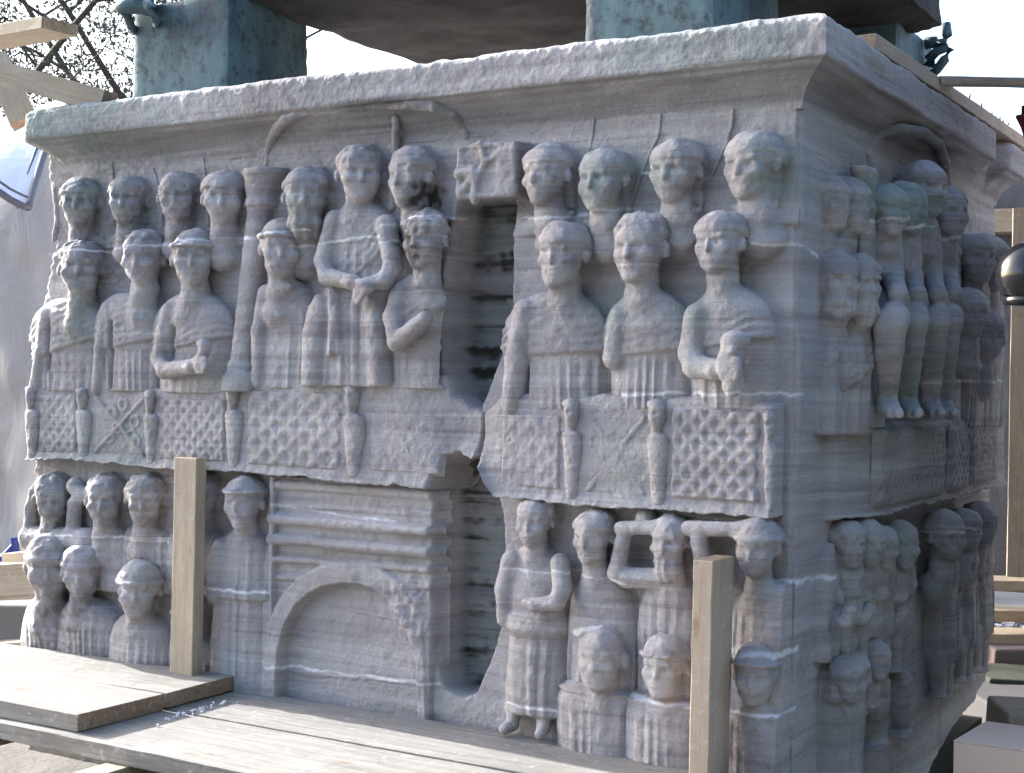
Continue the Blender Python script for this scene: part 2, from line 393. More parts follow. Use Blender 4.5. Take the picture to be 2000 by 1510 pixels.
# ------------------------------------------------------------------ the pedestal
H = 2.45; YB = 2.78; ZB = -.40
PED = empty('marble_pedestal', (-1.8, 1.39, ZB), 'huge veined grey marble pedestal block carved with rows of weathered figures on two sides', 'monument')
def interp(tab, x, col):
    t = sorted(tab); return np.interp(x, [a[0] for a in t], [a[col] for a in t])
LEFT = [FR.uvw(x, y, 0)[:2] for x, y in [(86, 330), (96, 400), (97, 480), (80, 560), (68, 640), (60, 730), (55, 790), (56, 930), (52, 1030), (66, 1130), (48, 1200), (42, 1270)]]
LEFT = sorted([(v, u) for u, v in LEFT]); LEFT = [(ZB - .1, LEFT[0][1])] + LEFT + [(2.5, LEFT[-1][1])]
CH1 = [(FR.uvw(xl, y, 0)[1], FR.uvw(xl, y, 0)[0], FR.uvw(xr, y, 0)[0]) for y, xl, xr in
       [(388, 892, 1009), (450, 882, 1006), (520, 872, 1004), (600, 864, 1001), (650, 862, 993), (700, 864, 976), (750, 872, 957), (790, 893, 943), (814, 922, 938)]]
CH2 = [(FR.uvw(xl, y, 0)[1], FR.uvw(xl, y, 0)[0], FR.uvw(xr, y, 0)[0]) for y, xl, xr in
       [(884, 892, 915), (890, 876, 934), (905, 860, 950), (940, 855, 966), (1000, 852, 983), (1100, 850, 990), (1200, 848, 982), (1280, 850, 957), (1320, 856, 940), (1345, 872, 930), (1358, 892, 915)]]
def channel(U, V, T, soft=.03, jag=.006):
    v0, v1 = min(t[0] for t in T), max(t[0] for t in T)
    P = np.stack([U, V, 0 * U], -1)
    n = noise3(P, 14) * jag + noise3(P, 40) * jag * .5
    l = interp(T, V, 1) + n; r = interp(T, V, 2) + n * .7
    return sstep(-.005, .05, U - l) * sstep(-.004, .022, r - U) * sstep(-.012, .022, V - v0) * sstep(-.012, .022, v1 - V)
def wall_base(U, V, side):                               # height of the plain wall
    P = np.stack([U, V, 0 * U + side * 5], -1)
    w = .006 * fbm(P, 4, 3) + .0016 * noise3(P, (3, 60, 1)) + .001 * noise3(P, (2, 130, 1)) + .003 * noise3(P, 22) + .002 * noise3(P, 45) + .0012 * noise3(P, 110)
    if side == 0:
        c1 = channel(U, V, CH1); c2 = channel(U, V, CH2)
        rough = .012 * fbm(P, (9, 26, 1), 3) + .010 * noise3(P, (5, 70, 1))
        w = w - c1 * (.155 + rough) - c2 * (.15 + rough)
        e = U - interp(LEFT, V, 1)
        w = w - .10 * (1 - sstep(-.01, .055, e + .02 * noise3(P, 18) + .012 * noise3(P, 45))) ** 1.5
    return w
st = .0064
sF = np.arange(0, 1.0001, 1 / 570.0); v = np.arange(ZB, 2.33, st)
def front_grid():
    Vv = v[None, :].repeat(len(sF), 0); l = interp(LEFT, Vv, 1); U = l - .0 + (0 - l) * sF[:, None]; return U, Vv
U, Vv = front_grid(); Wd = wall_base(U, Vv, 0)
cr = .012 * sstep(-.03, 0, U) ** 2                       # softened arris
PF = np.stack([U - cr, -Wd + cr, Vv], -1)
# soot streaks inside the channels
DC = np.clip(np.maximum(channel(U, Vv, CH1), channel(U, Vv, CH2)), 0, 1)
PS = np.stack([U, Vv, 0 * U], -1)
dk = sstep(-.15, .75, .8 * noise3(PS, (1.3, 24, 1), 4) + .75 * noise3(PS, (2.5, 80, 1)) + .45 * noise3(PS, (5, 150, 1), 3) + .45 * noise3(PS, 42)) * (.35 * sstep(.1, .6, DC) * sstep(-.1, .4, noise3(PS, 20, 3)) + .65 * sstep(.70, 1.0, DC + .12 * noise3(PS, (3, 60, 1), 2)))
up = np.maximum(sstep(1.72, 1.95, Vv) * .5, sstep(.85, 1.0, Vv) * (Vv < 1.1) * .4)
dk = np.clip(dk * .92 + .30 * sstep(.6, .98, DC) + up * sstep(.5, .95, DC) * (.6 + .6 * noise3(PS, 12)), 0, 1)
aF = wear_tone(PF); aF[..., 1] = np.maximum(aF[..., 1], dk)
aF[..., 2] = np.maximum(aF[..., 2], .55 * sstep(.8, 1, DC) * sstep(-.1, .3, noise3(PS, (2, 5, 1), 8)))
yv = np.arange(0, YB + .001, .012)
Ur, Vr = np.meshgrid(yv, v, indexing='ij')
def right_bottom(y): return np.interp(y, [0, 1.5, 1.72, 1.9, 2.1, 2.3, 2.5, 2.66, 2.78], [-.40, -.40, -.30, -.25, -.21, -.18, -.14, -.10, .03])
def right_side_base(U, V):
    w = wall_base(U, V, 1); e = YB - U; P = np.stack([U, V, 0 * U + 9], -1)
    return w - .2 * (1 - sstep(0, .10, e + .05 * noise3(P, 6)))
Wr = right_side_base(Ur, Vr)
zb = right_bottom(Ur) + .015 * noise3(np.stack([Ur, 0 * Ur, 0 * Ur], -1), 12)
Vr2 = np.maximum(Vr, zb); under = (Vr < zb)
Wr = np.where(under, Wr - (zb - Vr) * 1.2, Wr)
cr2 = .012 * (1 - sstep(0, .03, Ur)) ** 2
PR = np.stack([Wr - cr2, Ur + cr2, Vr2], -1)
PR[0] = PF[-1]
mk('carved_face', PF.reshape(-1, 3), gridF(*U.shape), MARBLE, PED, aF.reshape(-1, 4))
mk('carved_face', PR.reshape(-1, 3), gridF(*Ur.shape), MARBLE, PED, wear_tone(PR).reshape(-1, 4))
# rough left and back sides of the block
yl = np.linspace(.09, YB, 120); vl = np.linspace(ZB, 2.33, 120)
Y, Z = np.meshgrid(yl, vl, indexing='ij'); Xl = interp(LEFT, Z, 1) + .03 * fbm(np.stack([Y, Z, 0 * Y], -1), 6, 3) * sstep(.09, .2, Y)
PL = np.stack([Xl, Y, Z], -1); mk('side_face', PL.reshape(-1, 3), gridF(*Y.shape, True), MARBLE, PED, wear_tone(PL).reshape(-1, 4))
xb = np.linspace(-3.5, -.02, 60); X, Z = np.meshgrid(xb, np.linspace(.02, 2.33, 40), indexing='ij')
PBk = np.stack([X, YB - .02 + .02 * fbm(np.stack([X, Z, 0 * X], -1), 5, 2), Z], -1)
mk('back_face', PBk.reshape(-1, 3), gridF(*X.shape, True), MARBLE, PED, wear_tone(PBk).reshape(-1, 4))
g = Geo(); g.box((-3.35, .45, ZB - .35), (-.035, 2.76, ZB + .10)); g.build('shade_footing', plain('void_shade', (.018, .017, .016), .95), PED)  # near-black colour stands in for the shade of the void under the block

# cornice: fillet and cavetto swept round the top with mitred corners
prof = [(.0, 2.175), (.0, 2.19), (.004, 2.205), (.012, 2.222), (.024, 2.24), (.040, 2.258), (.058, 2.274), (.076, 2.287), (.090, 2.296), (.094, 2.302), (.0955, 2.306), (.112, 2.3115), (.1155, 2.318)]
prof += [(.117, z) for z in np.linspace(2.325, 2.425, 14)] + [(.114, 2.436), (.106, 2.443), (.092, 2.447), (.07, 2.449), (.03, 2.45), (-.05, 2.45), (-.2, 2.45), (-.45, 2.45)]
pp = np.array(prof); sarc = np.concatenate([[0], np.cumsum(np.hypot(*np.diff(pp, axis=0).T))])
q = np.concatenate([np.arange(0, sarc[-9], .006), np.arange(sarc[-9], sarc[-5], .008), np.linspace(sarc[-5], sarc[-1], 8)])
po = np.interp(q, sarc, pp[:, 0]); pz = np.interp(q, sarc, pp[:, 1])
XL = -3.455
def corn_o(Pb, o, z):
    rough = sstep(2.312, 2.325, z); side = 1.0
    n = rough * (.0026 * noise3(Pb, 24) + .0022 * noise3(Pb, 60) + .0016 * noise3(Pb, 120) + .005 * noise3(Pb, 4)) + (1 - rough) * (.0025 * noise3(Pb, (3, 3, 90)) + .002 * noise3(Pb, 30))
    return o + n
def sweep(n, fn):
    t = np.linspace(0, 1, n)[:, None]; T = t.repeat(len(po), 1); O = po[None].repeat(n, 0); Z = pz[None].repeat(n, 0)
    Pb = fn(T, O, Z); O2 = corn_o(Pb, O, Z)
    chip = noise3(Pb, 5.5, 40) + .5 * noise3(Pb, 13, 41)
    edge = sstep(2.40, 2.45, Z) * (O > .02)
    Z2 = Z - edge * (.007 * np.clip(chip, -.2, 1) + .004 * noise3(Pb, 30)) + (Z > 2.44) * .004 * noise3(Pb, 20)
    return fn(T, O2, Z2)
def f_front(T, O, Z):
    n = noise3(np.stack([0 * T, O * 3, Z], -1), 16) + .6 * noise3(np.stack([0 * T, O * 3, Z], -1), 45)
    lx = XL - O * 1.05 + .010 * n
    x = lx + (O - lx) * T; y = -O
    y = y + .05 * (1 - sstep(0, .022, T)) ** 1.6
    return np.stack([x, y, Z], -1)
def f_right(T, O, Z): y = -O + (YB - .06 + O + O * .8) * T; return np.stack([O + 0 * y, y, Z], -1)
def f_left(T, O, Z): y = -O + .05 + (YB + O) * T; return np.stack([XL - O * 1.05 + .02 * noise3(np.stack([T * 6, O, Z], -1), 8) * sstep(0, .05, T), y, Z], -1)
cf = sweep(600, f_front); crr = sweep(300, f_right); cl = sweep(100, f_left)
# broken notch near the far end of the right cornice
brk = np.clip(1 - np.abs(crr[..., 1] - 2.33) / .22, 0, 1); bn = .5 + .6 * noise3(crr, 7) 
brk = sstep(.15, .6, brk + .35 * noise3(crr, 9))
crr[..., 0] = np.where(crr[..., 0] > .0, crr[..., 0] - brk * (crr[..., 0] - .0) * .75, crr[..., 0])
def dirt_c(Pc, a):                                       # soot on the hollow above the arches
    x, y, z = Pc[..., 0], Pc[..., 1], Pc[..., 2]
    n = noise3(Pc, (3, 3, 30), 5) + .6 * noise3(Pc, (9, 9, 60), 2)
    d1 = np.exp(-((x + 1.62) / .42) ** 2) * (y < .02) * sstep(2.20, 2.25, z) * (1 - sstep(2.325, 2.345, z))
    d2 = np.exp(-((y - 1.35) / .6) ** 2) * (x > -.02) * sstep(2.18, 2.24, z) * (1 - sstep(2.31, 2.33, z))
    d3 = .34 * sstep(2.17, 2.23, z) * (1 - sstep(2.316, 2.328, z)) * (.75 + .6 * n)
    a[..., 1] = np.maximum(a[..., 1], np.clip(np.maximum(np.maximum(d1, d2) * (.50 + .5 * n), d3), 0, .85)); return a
ob = [mk('cornice', cf.reshape(-1, 3), gridF(*cf.shape[:2]), MARBLE, PED, dirt_c(cf, wear_tone(cf)).reshape(-1, 4)),
      mk('cornice', crr.reshape(-1, 3), gridF(*crr.shape[:2]), MARBLE, PED, dirt_c(crr, wear_tone(crr)).reshape(-1, 4)),
      mk('cornice', cl.reshape(-1, 3), gridF(*cl.shape[:2], True), MARBLE, PED, wear_tone(cl).reshape(-1, 4))]
gx, gy = np.meshgrid(np.linspace(-3.1, -.4, 40), np.linspace(.3, YB, 30), indexing='ij')
mk('top_bed', np.stack([gx, gy, 2.446 + .004 * noise3(np.stack([gx, gy, gx * 0], -1), 6)], -1).reshape(-1, 3), gridF(*gx.shape), MARBLE, PED)

# ------------------------------------------------------------------ carved figures (signed distance solids, kept by the wall face)
class Fig:
    def __init__(s, wall, lo, hi, st=.0046):
        s.w = wall; s.st = st; s.lo = np.array(lo, np.float32); n = np.ceil((np.array(hi) - s.lo) / st).astype(int) + 1
        ax = [s.lo[i] + np.arange(n[i]) * st for i in range(3)]; s.ax = ax
        s.U, s.V, s.W = [a.astype(np.float32) for a in np.meshgrid(*ax, indexing='ij')]
        s.D = np.full(s.U.shape, 1.0, np.float32)
    def sub(s, lo, hi):
        return tuple(slice(max(0, int((lo[i] - s.lo[i]) / s.st)), max(0, int((hi[i] - s.lo[i]) / s.st) + 2)) for i in range(3))
    def put(s, fn, lo, hi, k=.012, cut=False):
        q = s.sub(lo, hi)
        if min(s.D[q].shape) == 0: return
        d = fn(s.U[q], s.V[q], s.W[q])
        s.D[q] = smax(s.D[q], -d, k) if cut else smin(s.D[q], d, k)
    def loft(s, pts, k=.012, folds=None, ex=2.2):
        p = sorted(pts); vv = [a[0] for a in p]
        def fn(U, V, W):
            I = lambda c: np.interp(V[0, :, 0], vv, [a[c] for a in p])[None, :, None].astype(np.float32)
            a, b = I(3), I(4); du = np.abs(U - I(1)) / a; dw = np.abs(W - I(2)) / b
            d = ((du ** ex + dw ** ex) ** (1 / ex) - 1) * np.minimum(a, b) * .9
            if folds: d = d - folds(U, V, W)
            return smax(d, np.maximum(V - vv[-1], vv[0] - V), .01)
        m = max(max(a[3], a[4]) for a in p) + .03
        s.put(fn, (min(a[1] for a in p) - m, vv[0] - .02, -.2), (max(a[1] for a in p) + m, vv[-1] + .02, .6), k)
    def limb(s, pts, k=.012):                             # pts: (u, v, w, r)
        for a, b in zip(pts[:-1], pts[1:]):
            r = max(a[3], b[3]) + .035
            s.put(lambda U, V, W: cone(U, V, W, a[:3], b[:3], a[3], b[3]), [min(a[i], b[i]) - r for i in range(3)], [max(a[i], b[i]) + r for i in range(3)], k)
    def ball(s, c, r, k=.012, cut=False):
        m = max(r) + .03
        s.put(lambda U, V, W: ell(U, V, W, c, r), [x - m for x in c], [x + m for x in c], k, cut)
    def head(s, c, h, yaw, style='cap', worn=0.0, wd=1.0, neck=True, tilt=0.0, seed=0):
        fu, fw = yaw; q = s.sub((c[0] - .7 * h, c[1] - 1.4 * h, c[2] - .75 * h), (c[0] + .7 * h, c[1] + .68 * h, c[2] + .85 * h))
        if min(s.D[q].shape) == 0: return
        wd = wd * 1.13
        du, y, dw = (s.U[q] - c[0]) / h, (s.V[q] - c[1]) / h, (s.W[q] - c[2]) / h
        x = (du * fw - dw * fu) / wd; z = du * fu + dw * fw    # x to the figure's side, z where it faces
        if tilt: x, y = x * math.cos(tilt) - y * math.sin(tilt), x * math.sin(tilt) + y * math.cos(tilt)
        f = 1 - worn
        d = ell(x, y, z, (0, .13, -.03), (.345, .37, .41))
        d = smin(d, ell(x, y, z, (0, -.17, .10), (.27, .33, .27)), .10)
        d = smin(d, ell(x, y, z, (0, -.40, .22), (.11, .09, .10)), .09)
        for sx in (-1, 1):
            d = smin(d, ell(x, y, z, (.17 * sx, -.10, .24), (.11, .10, .09)), .07)            # cheeks
            if f > .2: d = smax(d, -ell(x, y, z, (.14 * sx, .02, .42), (.105, .068 * f + .012, .15 * f + .02)), .03)
            if f > .45:
                d = smin(d, ell(x, y, z, (.135 * sx, .012, .275), (.068, .036, .042)), .010)
                d = smax(d, -ell(x, y, z, (.125 * sx, .012, .325), (.018, .018, .02)), .008)
            if style not in ('veil', 'helm'): d = smin(d, ell(x, y, z, (.345 * sx, -.02, -.03), (.055, .115, .075)), .025)
        d = smin(d, cone(x, y, z, (-.18, .10, .315), (.18, .10, .315), .042, .042), .05)             # brow
        d = smin(d, cone(x, y, z, (0, .07, .345), (0, -.125, .35 + .065 * f), .032, .036 + .018 * f), .03)  # nose
        if f > .3:
            d = smax(d, -cone(x, y, z, (-.10, -.248, .375), (.10, -.248, .375), .022, .022), .015)
            d = smin(d, ell(x, y, z, (0, -.275, .335), (.085, .022, .035)), .02)
            d = smin(d, ell(x, y, z, (0, -.215, .345), (.09, .02, .035)), .02)
        n = noise3(np.stack([x, y, z], -1), 7.5, seed) if style != 'bald' else 0
        if style == 'cap':                                # bowl-cut hair with a thick rim
            hr = smax(ell(x, y, z, (0, .14, -.05), (.390, .405, .452)), -(y - .165 + .30 * np.clip(-z + .12, 0, 1) * 1.5), .028)
            d = smin(d, hr - .012 * n, .02)
        elif style == 'curly':
            hr = smax(ell(x, y, z, (0, .16, -.07), (.38, .385, .43)), -(y - .20 + .42 * np.clip(-z + .18, 0, 1)), .05)
            d = smin(d, hr - .035 * n - .02 * noise3(np.stack([x, y, z], -1), 15, seed), .02)
        elif style == 'veil':                             # long hair falling to the neck
            hr = smax(ell(x, y, z, (0, .14, -.06), (.42, .42, .46)), -(y - .18 + .6 * np.clip(-z + .20, 0, 1)), .03)
            hr = smin(hr, np.maximum(ell(x, y, z, (0, -.25, -.16), (.43, .60, .26)), -(y + .62)), .05)
            d = smin(d, hr - .015 * n - .01 * np.sin(x * 60 + 3 * n), .02)
        elif style == 'hat':                              # soft round cap with a rolled band
            d = smin(d, ell(x, y, z, (0, .22, -.04), (.37, .35, .41)), .03)
            rr = np.hypot(x / .365, (z + .03) / .40); d = smin(d, np.hypot((rr - 1) * .38, y - .17) - .045, .05)
        elif style == 'band':
            hr = smax(ell(x, y, z, (0, .16, -.06), (.375, .385, .43)), -(y - .18 + .4 * np.clip(-z + .1, 0, 1)), .04); d = smin(d, hr - .02 * n, .02)
            rr = np.hypot(x / .385, (z + .03) / .43); d = smin(d, np.hypot((rr - 1) * .4, (y - .22)) - .035, .02)
        elif style == 'bald':
            d = d - .01
        if style == 'veil' or style == 'beard' or seed % 5 == 3:
            pass
        if style == 'beard':
            hr = smax(ell(x, y, z, (0, .14, -.05), (.37, .385, .43)), -(y - .2 + .4 * np.clip(-z + .15, 0, 1)), .03); d = smin(d, hr - .03 * n, .02)
            bd = smax(ell(x, y, z, (0, -.42, .14), (.26, .34, .24)), y + .22, .05); d = smin(d, bd - .03 * n - .015 * np.sin(x * 40), .04)
        if neck:
            d = smin(d, cone(x, y, z, (0, -.28, -.05), (0, -.72, -.08), .215, .235), .06)
            d = smin(d, cone(x, y, z, (0, -.72, -.10), (0, -1.02, -.22), .20, .34), .10)
        d = d + (.014 + .03 * worn) * noise3(np.stack([x, y, z], -1), 5, seed + 50) + .010 * noise3(np.stack([x, y, z], -1), 13, seed + 60)
        s.D[q] = smin(s.D[q], d * h * .8, .016)
    def done(s, name='carved_figure', label=None, parent=None, grit=1.0):
        s.D = smin(s.D, s.W + .014, .042 if s.w.front else .024)
        s.D = np.maximum(s.D, (.006 - s.U) if not s.w.front else (s.U + .006))
        V, Fc = nets(s.D, s.lo, s.st)
        # drop what lies buried in the wall
        P = s.w.world(V[:, 0], V[:, 1], V[:, 2])
        n = (.0022 * noise3(P, 38) + .0014 * noise3(P, 85) + .0004 * noise3(P, (6, 6, 120))) * grit
        V[:, 2] += n; P = s.w.world(V[:, 0], V[:, 1], V[:, 2])
        keep = V[:, 2] > -.0115; ok = keep[Fc].all(1); Fc = Fc[ok]
        lab = np.arange(len(V))
        for _ in range(60):
            m = lab[Fc].min(1); l2 = lab.copy(); np.minimum.at(l2, Fc.ravel(), np.repeat(m, 4)); l2 = l2[l2]
            if (l2 == lab).all(): break
            lab = l2
        fl = lab[Fc[:, 0]]; ul, ct = np.unique(fl, return_counts=True); Fc = Fc[np.isin(fl, ul[ct > .06 * ct.sum()])]
        used = np.zeros(len(V), bool); used[Fc.ravel()] = True; re = np.cumsum(used) - 1
        if s.w.front:                                     # nothing bridges the two broken channels
            cm = np.maximum(channel(V[:, 0], V[:, 1], CH1), channel(V[:, 0], V[:, 1], CH2)); bad = (cm > .15) & (V[:, 2] < .05)
            Fc = Fc[~bad[Fc].any(1)]; used = np.zeros(len(V), bool); used[Fc.ravel()] = True
            re = np.cumsum(used) - 1
        P = P[used]; Fc = re[Fc]
        if s.w.front: Fc = Fc[:, ::1]
        else: Fc = Fc[:, ::-1]
        o = mk(name, P, Fc, MARBLE, parent or PED, wear_tone(P))
        if label: o['label'] = label
        return o

def vfolds(amp=.004, lam=.03, v0=None, ph=0.0, sl=0.0):  # vertical drapery below v0
    def f(U, V, W):
        x = (U + sl * V) / lam * 4.6 + ph + 1.1 * np.sin(U * 37 + ph * 3) + .6 * np.sin(V * 11 + U * 9 + ph); m = 1 if v0 is None else sstep(v0 + .02, v0 - .05, V)
        a = .25 + .75 * np.clip(.5 + .6 * np.sin(U * 24 + ph * 5 + 2 * np.sin(V * 7)), 0, 1)
        return amp * .8 * a * (1 - 2 * np.abs(np.sin(x * .5)) ** 1.4 + .35 * np.sin(2.3 * x + 1)) * m
    return f
def toga(p0, p1, amp=.012, below=True, lines=.0035):      # diagonal cloth edge from p0 to p1 (u, v)
    dx, dy = p1[0] - p0[0], p1[1] - p0[1]; L = math.hypot(dx, dy); nx, ny = -dy / L, dx / L
    def f(U, V, W):
        d = (U - p0[0]) * nx + (V - p0[1]) * ny
        return sstep(.005, .055, W) * amp * sstep(-.006, .006, d) + sstep(.005, .055, W) * lines * .6 * np.sin(d * 6.2832 / .03 + 1.5 * np.sin(U * 21) + np.sin(U * 47 + V * 20)) * (.4 + .6 * np.sin(U * 17 + 1) ** 2) * sstep(-.0, .03, d) * (1 - sstep(.06, .13, d))
    return f
def both(*fs): return lambda U, V, W: sum(f(U, V, W) for f in fs)

def groove(p0, p1, dep=.022, wd=.011):                   # carved line between arm and body
    dx, dy = p1[0] - p0[0], p1[1] - p0[1]; l2 = dx * dx + dy * dy
    def f(U, V, W):
        t = np.clip(((U - p0[0]) * dx + (V - p0[1]) * dy) / l2, 0, 1); d = np.hypot(U - p0[0] - t * dx, V - p0[1] - t * dy)
        return -dep * np.exp(-(d / wd) ** 2)
    return f
def px_loft(w, rows):                                    # rows: (cx, y, half_width_px, w_centre, depth)
    out = []
    for cx, y, hw, wc, b in rows:
        a = w.uvw(cx - hw, y, wc + b * .45); c = w.uvw(cx + hw, y, wc + b * .45)
        out.append((a[1] * .5 + c[1] * .5, (a[0] + c[0]) / 2, wc, max(.012, abs(c[0] - a[0]) / 2), b))
    return out
def figure(wall, head=None, lofts=(), limbs=(), balls=(), cuts=(), st=.0056, label=None, wc=.045, seed=0, name='carved_figure', grit=1.0, parent=None):
    """head: (cx, cy, h_px, alpha, style, worn[, width]) in photo pixels on this wall"""
    L = [(px_loft(wall, rows), fo) for rows, fo in lofts]
    Q = [[(*wall.uvw(x, y, ww), r) for x, y, ww, r in l] for l in limbs]
    Bc = [(wall.uvw(x, y, ww), r) for x, y, ww, r in balls]; Cc = [(wall.uvw(x, y, ww), r) for x, y, ww, r in cuts]
    lo = np.array([9., 9., 9.]); hi = -lo
    def grow(p, m):
        nonlocal lo, hi
        lo = np.minimum(lo, np.array(p) - m); hi = np.maximum(hi, np.array(p) + m)
    hd = None
    if head:
        cx, cy, hp, al, sty, worn = head[:6]; hm = hp * wall.depth(cx, cy) / F_PX; c = wall.uvw(cx, cy, wc)
        hd = (c, hm, wall.yaw(cx, cy, al), sty, worn, head[6] if len(head) > 6 else 1.0)
        grow(c, hm * .62); grow((c[0], c[1] - hm * .45, c[2] - hm * .1), hm * .5)
    for rows, fo in L:
        for v_, u_, w_, a_, b_ in rows: grow((u_, v_, w_), np.array([a_ + .02, .01, b_ + .025]))
    for l in Q:
        for u_, v_, w_, r_ in l: grow((u_, v_, w_), r_ + .02)
    for c, r in Bc: grow(c, np.array(r) + .02)
    lo[2] = -.026; lo[:2] -= .02; hi[:2] += .02
    if not wall.front: lo[0] = max(lo[0], -.012)
    else: hi[0] = min(hi[0], .012)
    f = Fig(wall, lo, hi, st)
    for rows, fo in L: f.loft(rows, folds=fo)
    for l in Q: f.limb(l)
    for c, r in Bc: f.ball(c, r)
    if hd: f.head(*hd, seed=seed)
    for c, r in Cc: f.ball(c, r, cut=True)
    return f.done(name, label, parent, grit)
def bust(xl, xr, ys, yb, b, wc=0.0, lean=0):             # rounded shoulders running down to a cut-off waist
    c = (xl + xr) / 2; h = (xr - xl) / 2; H_ = yb - ys
    return [(c + lean, ys, h * .30, wc, b * .75), (c + lean * .8, ys + .05 * H_, h * .55, wc, b * .88), (c + lean * .5, ys + .13 * H_, h * .78, wc, b), (c, ys + .25 * H_, h * .93, wc, b * 1.05), (c, ys + .42 * H_, h * 1.0, wc, b * 1.05),
            (c, ys + .6 * H_, h * .98, wc, b), (c, yb, h * .97, wc, b * .97)]
def fade(rows): return rows[:4] + [(r[0], r[1], r[2], r[3] - k * .6, r[4] * (1 - k)) for r, k in zip(rows[4:], (.15, .5, .9))]
fu = lambda x, y, w=.08: FR.uvw(x, y, w)[:2]
ru = lambda x, y, w=.08: RI.uvw(x, y, w)[:2]

# --- front, upper tier, row at the back on the left
for i, (cx, cy, h, al, sty, wn) in enumerate([(158, 397, 94, -18, 'cap', .25), (251, 392, 94, -20, 'cap', .3), (349, 386, 94, -14, 'helm', .55), (439, 388, 104, -10, 'cap', .4)]):
    figure(FR, (cx, cy, h, al, sty if sty != 'helm' else 'cap', wn, 1.02), [(fade(bust(cx - (36 if i == 0 else 52), cx + 46, cy + 58, cy + 190, .035)), None)], wc=.05, seed=i + 1)
# --- front, upper tier, seated row on the left
figure(FR, (160, 524, 104, -12, 'curly', .45), [(bust(66, 208, 584, 765, .075), both(groove(fu(98, 628), fu(90, 720)), toga(fu(95, 690), fu(195, 655), .011), toga(fu(95, 640), fu(170, 596), .004), vfolds(.004, .034, fu(100, 690)[1])))],
       [[(95, 615, .06, .040), (82, 690, .055, .032), (70, 760, .05, .03)]], wc=.07, seed=11)
figure(FR, (281, 505, 104, -24, 'curly', .5), [(bust(190, 315, 574, 765, .08), both(groove(fu(222, 630), fu(212, 755)), toga(fu(215, 680), fu(310, 660), .011), toga(fu(225, 640), fu(300, 598), .004), vfolds(.0045, .03, fu(215, 680)[1])))],
       [[(215, 605, .06, .040), (200, 680, .06, .033), (192, 760, .05, .03)]], wc=.075, seed=12)
figure(FR, (380, 506, 108, -10, 'band', .35), [(bust(304, 458, 574, 768, .085), both(groove(fu(345, 640), fu(335, 700)), toga(fu(345, 680), fu(450, 655), .010), toga(fu(345, 645), fu(400, 590), .004), vfolds(.003, .034, fu(330, 690)[1])))],
       [[(335, 610, .07, .045), (312, 700, .075, .036), (322, 724, .10, .034), (375, 716, .125, .030), (392, 706, .13, .027)], [(391, 722, .135, .017), (398, 690, .135, .022), (403, 678, .135, .024)],
        [(383, 700, .15, .009), (402, 701, .155, .009)], [(383, 709, .15, .009), (402, 710, .155, .009)], [(383, 718, .15, .009), (401, 719, .155, .009)], [(385, 727, .148, .008), (399, 727, .15, .008)]],
       [(397, 672, .135, (.028, .022, .024))], wc=.08, seed=13, label='carved figure holding a rolled cloth at the waist')
# --- imperial box
figure(FR, (600, 384, 118, -8, 'beard', .5, 1.0), [(fade(bust(545, 665, 446, 560, .03)), None)], wc=.045, seed=21)
figure(FR, (553, 488, 114, -6, 'band', .4, .95), [(bust(498, 618, 545, 760, .07), both(vfolds(.003, .05, fu(500, 600)[1]), toga(fu(505, 640), fu(600, 560), .006)))],
       [[(522, 575, .05, .04), (508, 650, .055, .035), (506, 745, .05, .03)]], [(548, 560, .09, (.06, .02, .02))], wc=.07, seed=22)
figure(FR, (704, 342, 112, 4, 'curly', .35, 1.0), [(bust(640, 768, 395, 580, .075), both(vfolds(.003, .035, fu(640, 470)[1]), toga(fu(690, 545), fu(760, 470), .007))),
        ([(690, 560, 60, .02, .07), (690, 600, 70, .02, .08), (690, 660, 72, .02, .08), (690, 755, 74, .02, .08)], vfolds(.006, .05)),
        ([(632, 575, 12, .03, .06), (628, 600, 26, .04, .075), (618, 650, 28, .04, .08), (612, 755, 24, .04, .075)], None),
        ([(735, 585, 16, .03, .06), (738, 640, 22, .04, .075), (742, 755, 22, .04, .07)], None),
        ([(655, 565, 14, .06, .06), (658, 620, 15, .065, .06), (655, 690, 16, .065, .055), (653, 697, 15, .06, .05)], vfolds(.003, .022))],
       [[(655, 430, .06, .040), (632, 510, .08, .036), (640, 540, .10, .034), (690, 552, .135, .028), (718, 562, .14, .022)], [(755, 440, .06, .042), (768, 520, .08, .036), (752, 548, .11, .032), (716, 555, .14, .025), (700, 572, .14, .02)],
        [(712, 560, .15, .012), (692, 585, .14, .010)], [(716, 566, .155, .011), (698, 592, .145, .010)], [(704, 552, .155, .012), (726, 566, .15, .010)]], wc=.055, seed=23, label='standing carved figure with hands crossed in front')
figure(FR, (806, 348, 116, -48, 'cap', .55, 1.0), [([(812, 398, 22, .0, .05), (815, 430, 30, .0, .05), (812, 455, 36, .0, .04)], None)], wc=.05, seed=24)
figure(FR, (833, 470, 114, -36, 'curly', .3, 1.0), [(bust(752, 882, 536, 760, .075), both(vfolds(.003, .04, fu(760, 670)[1]), toga(fu(765, 640), fu(870, 560), .006)))],
       [[(785, 570, .06, .042), (770, 620, .08, .040), (775, 668, .10, .034), (812, 640, .12, .032), (830, 622, .12, .028)]], wc=.075, seed=25, label='carved figure with a raised forearm')
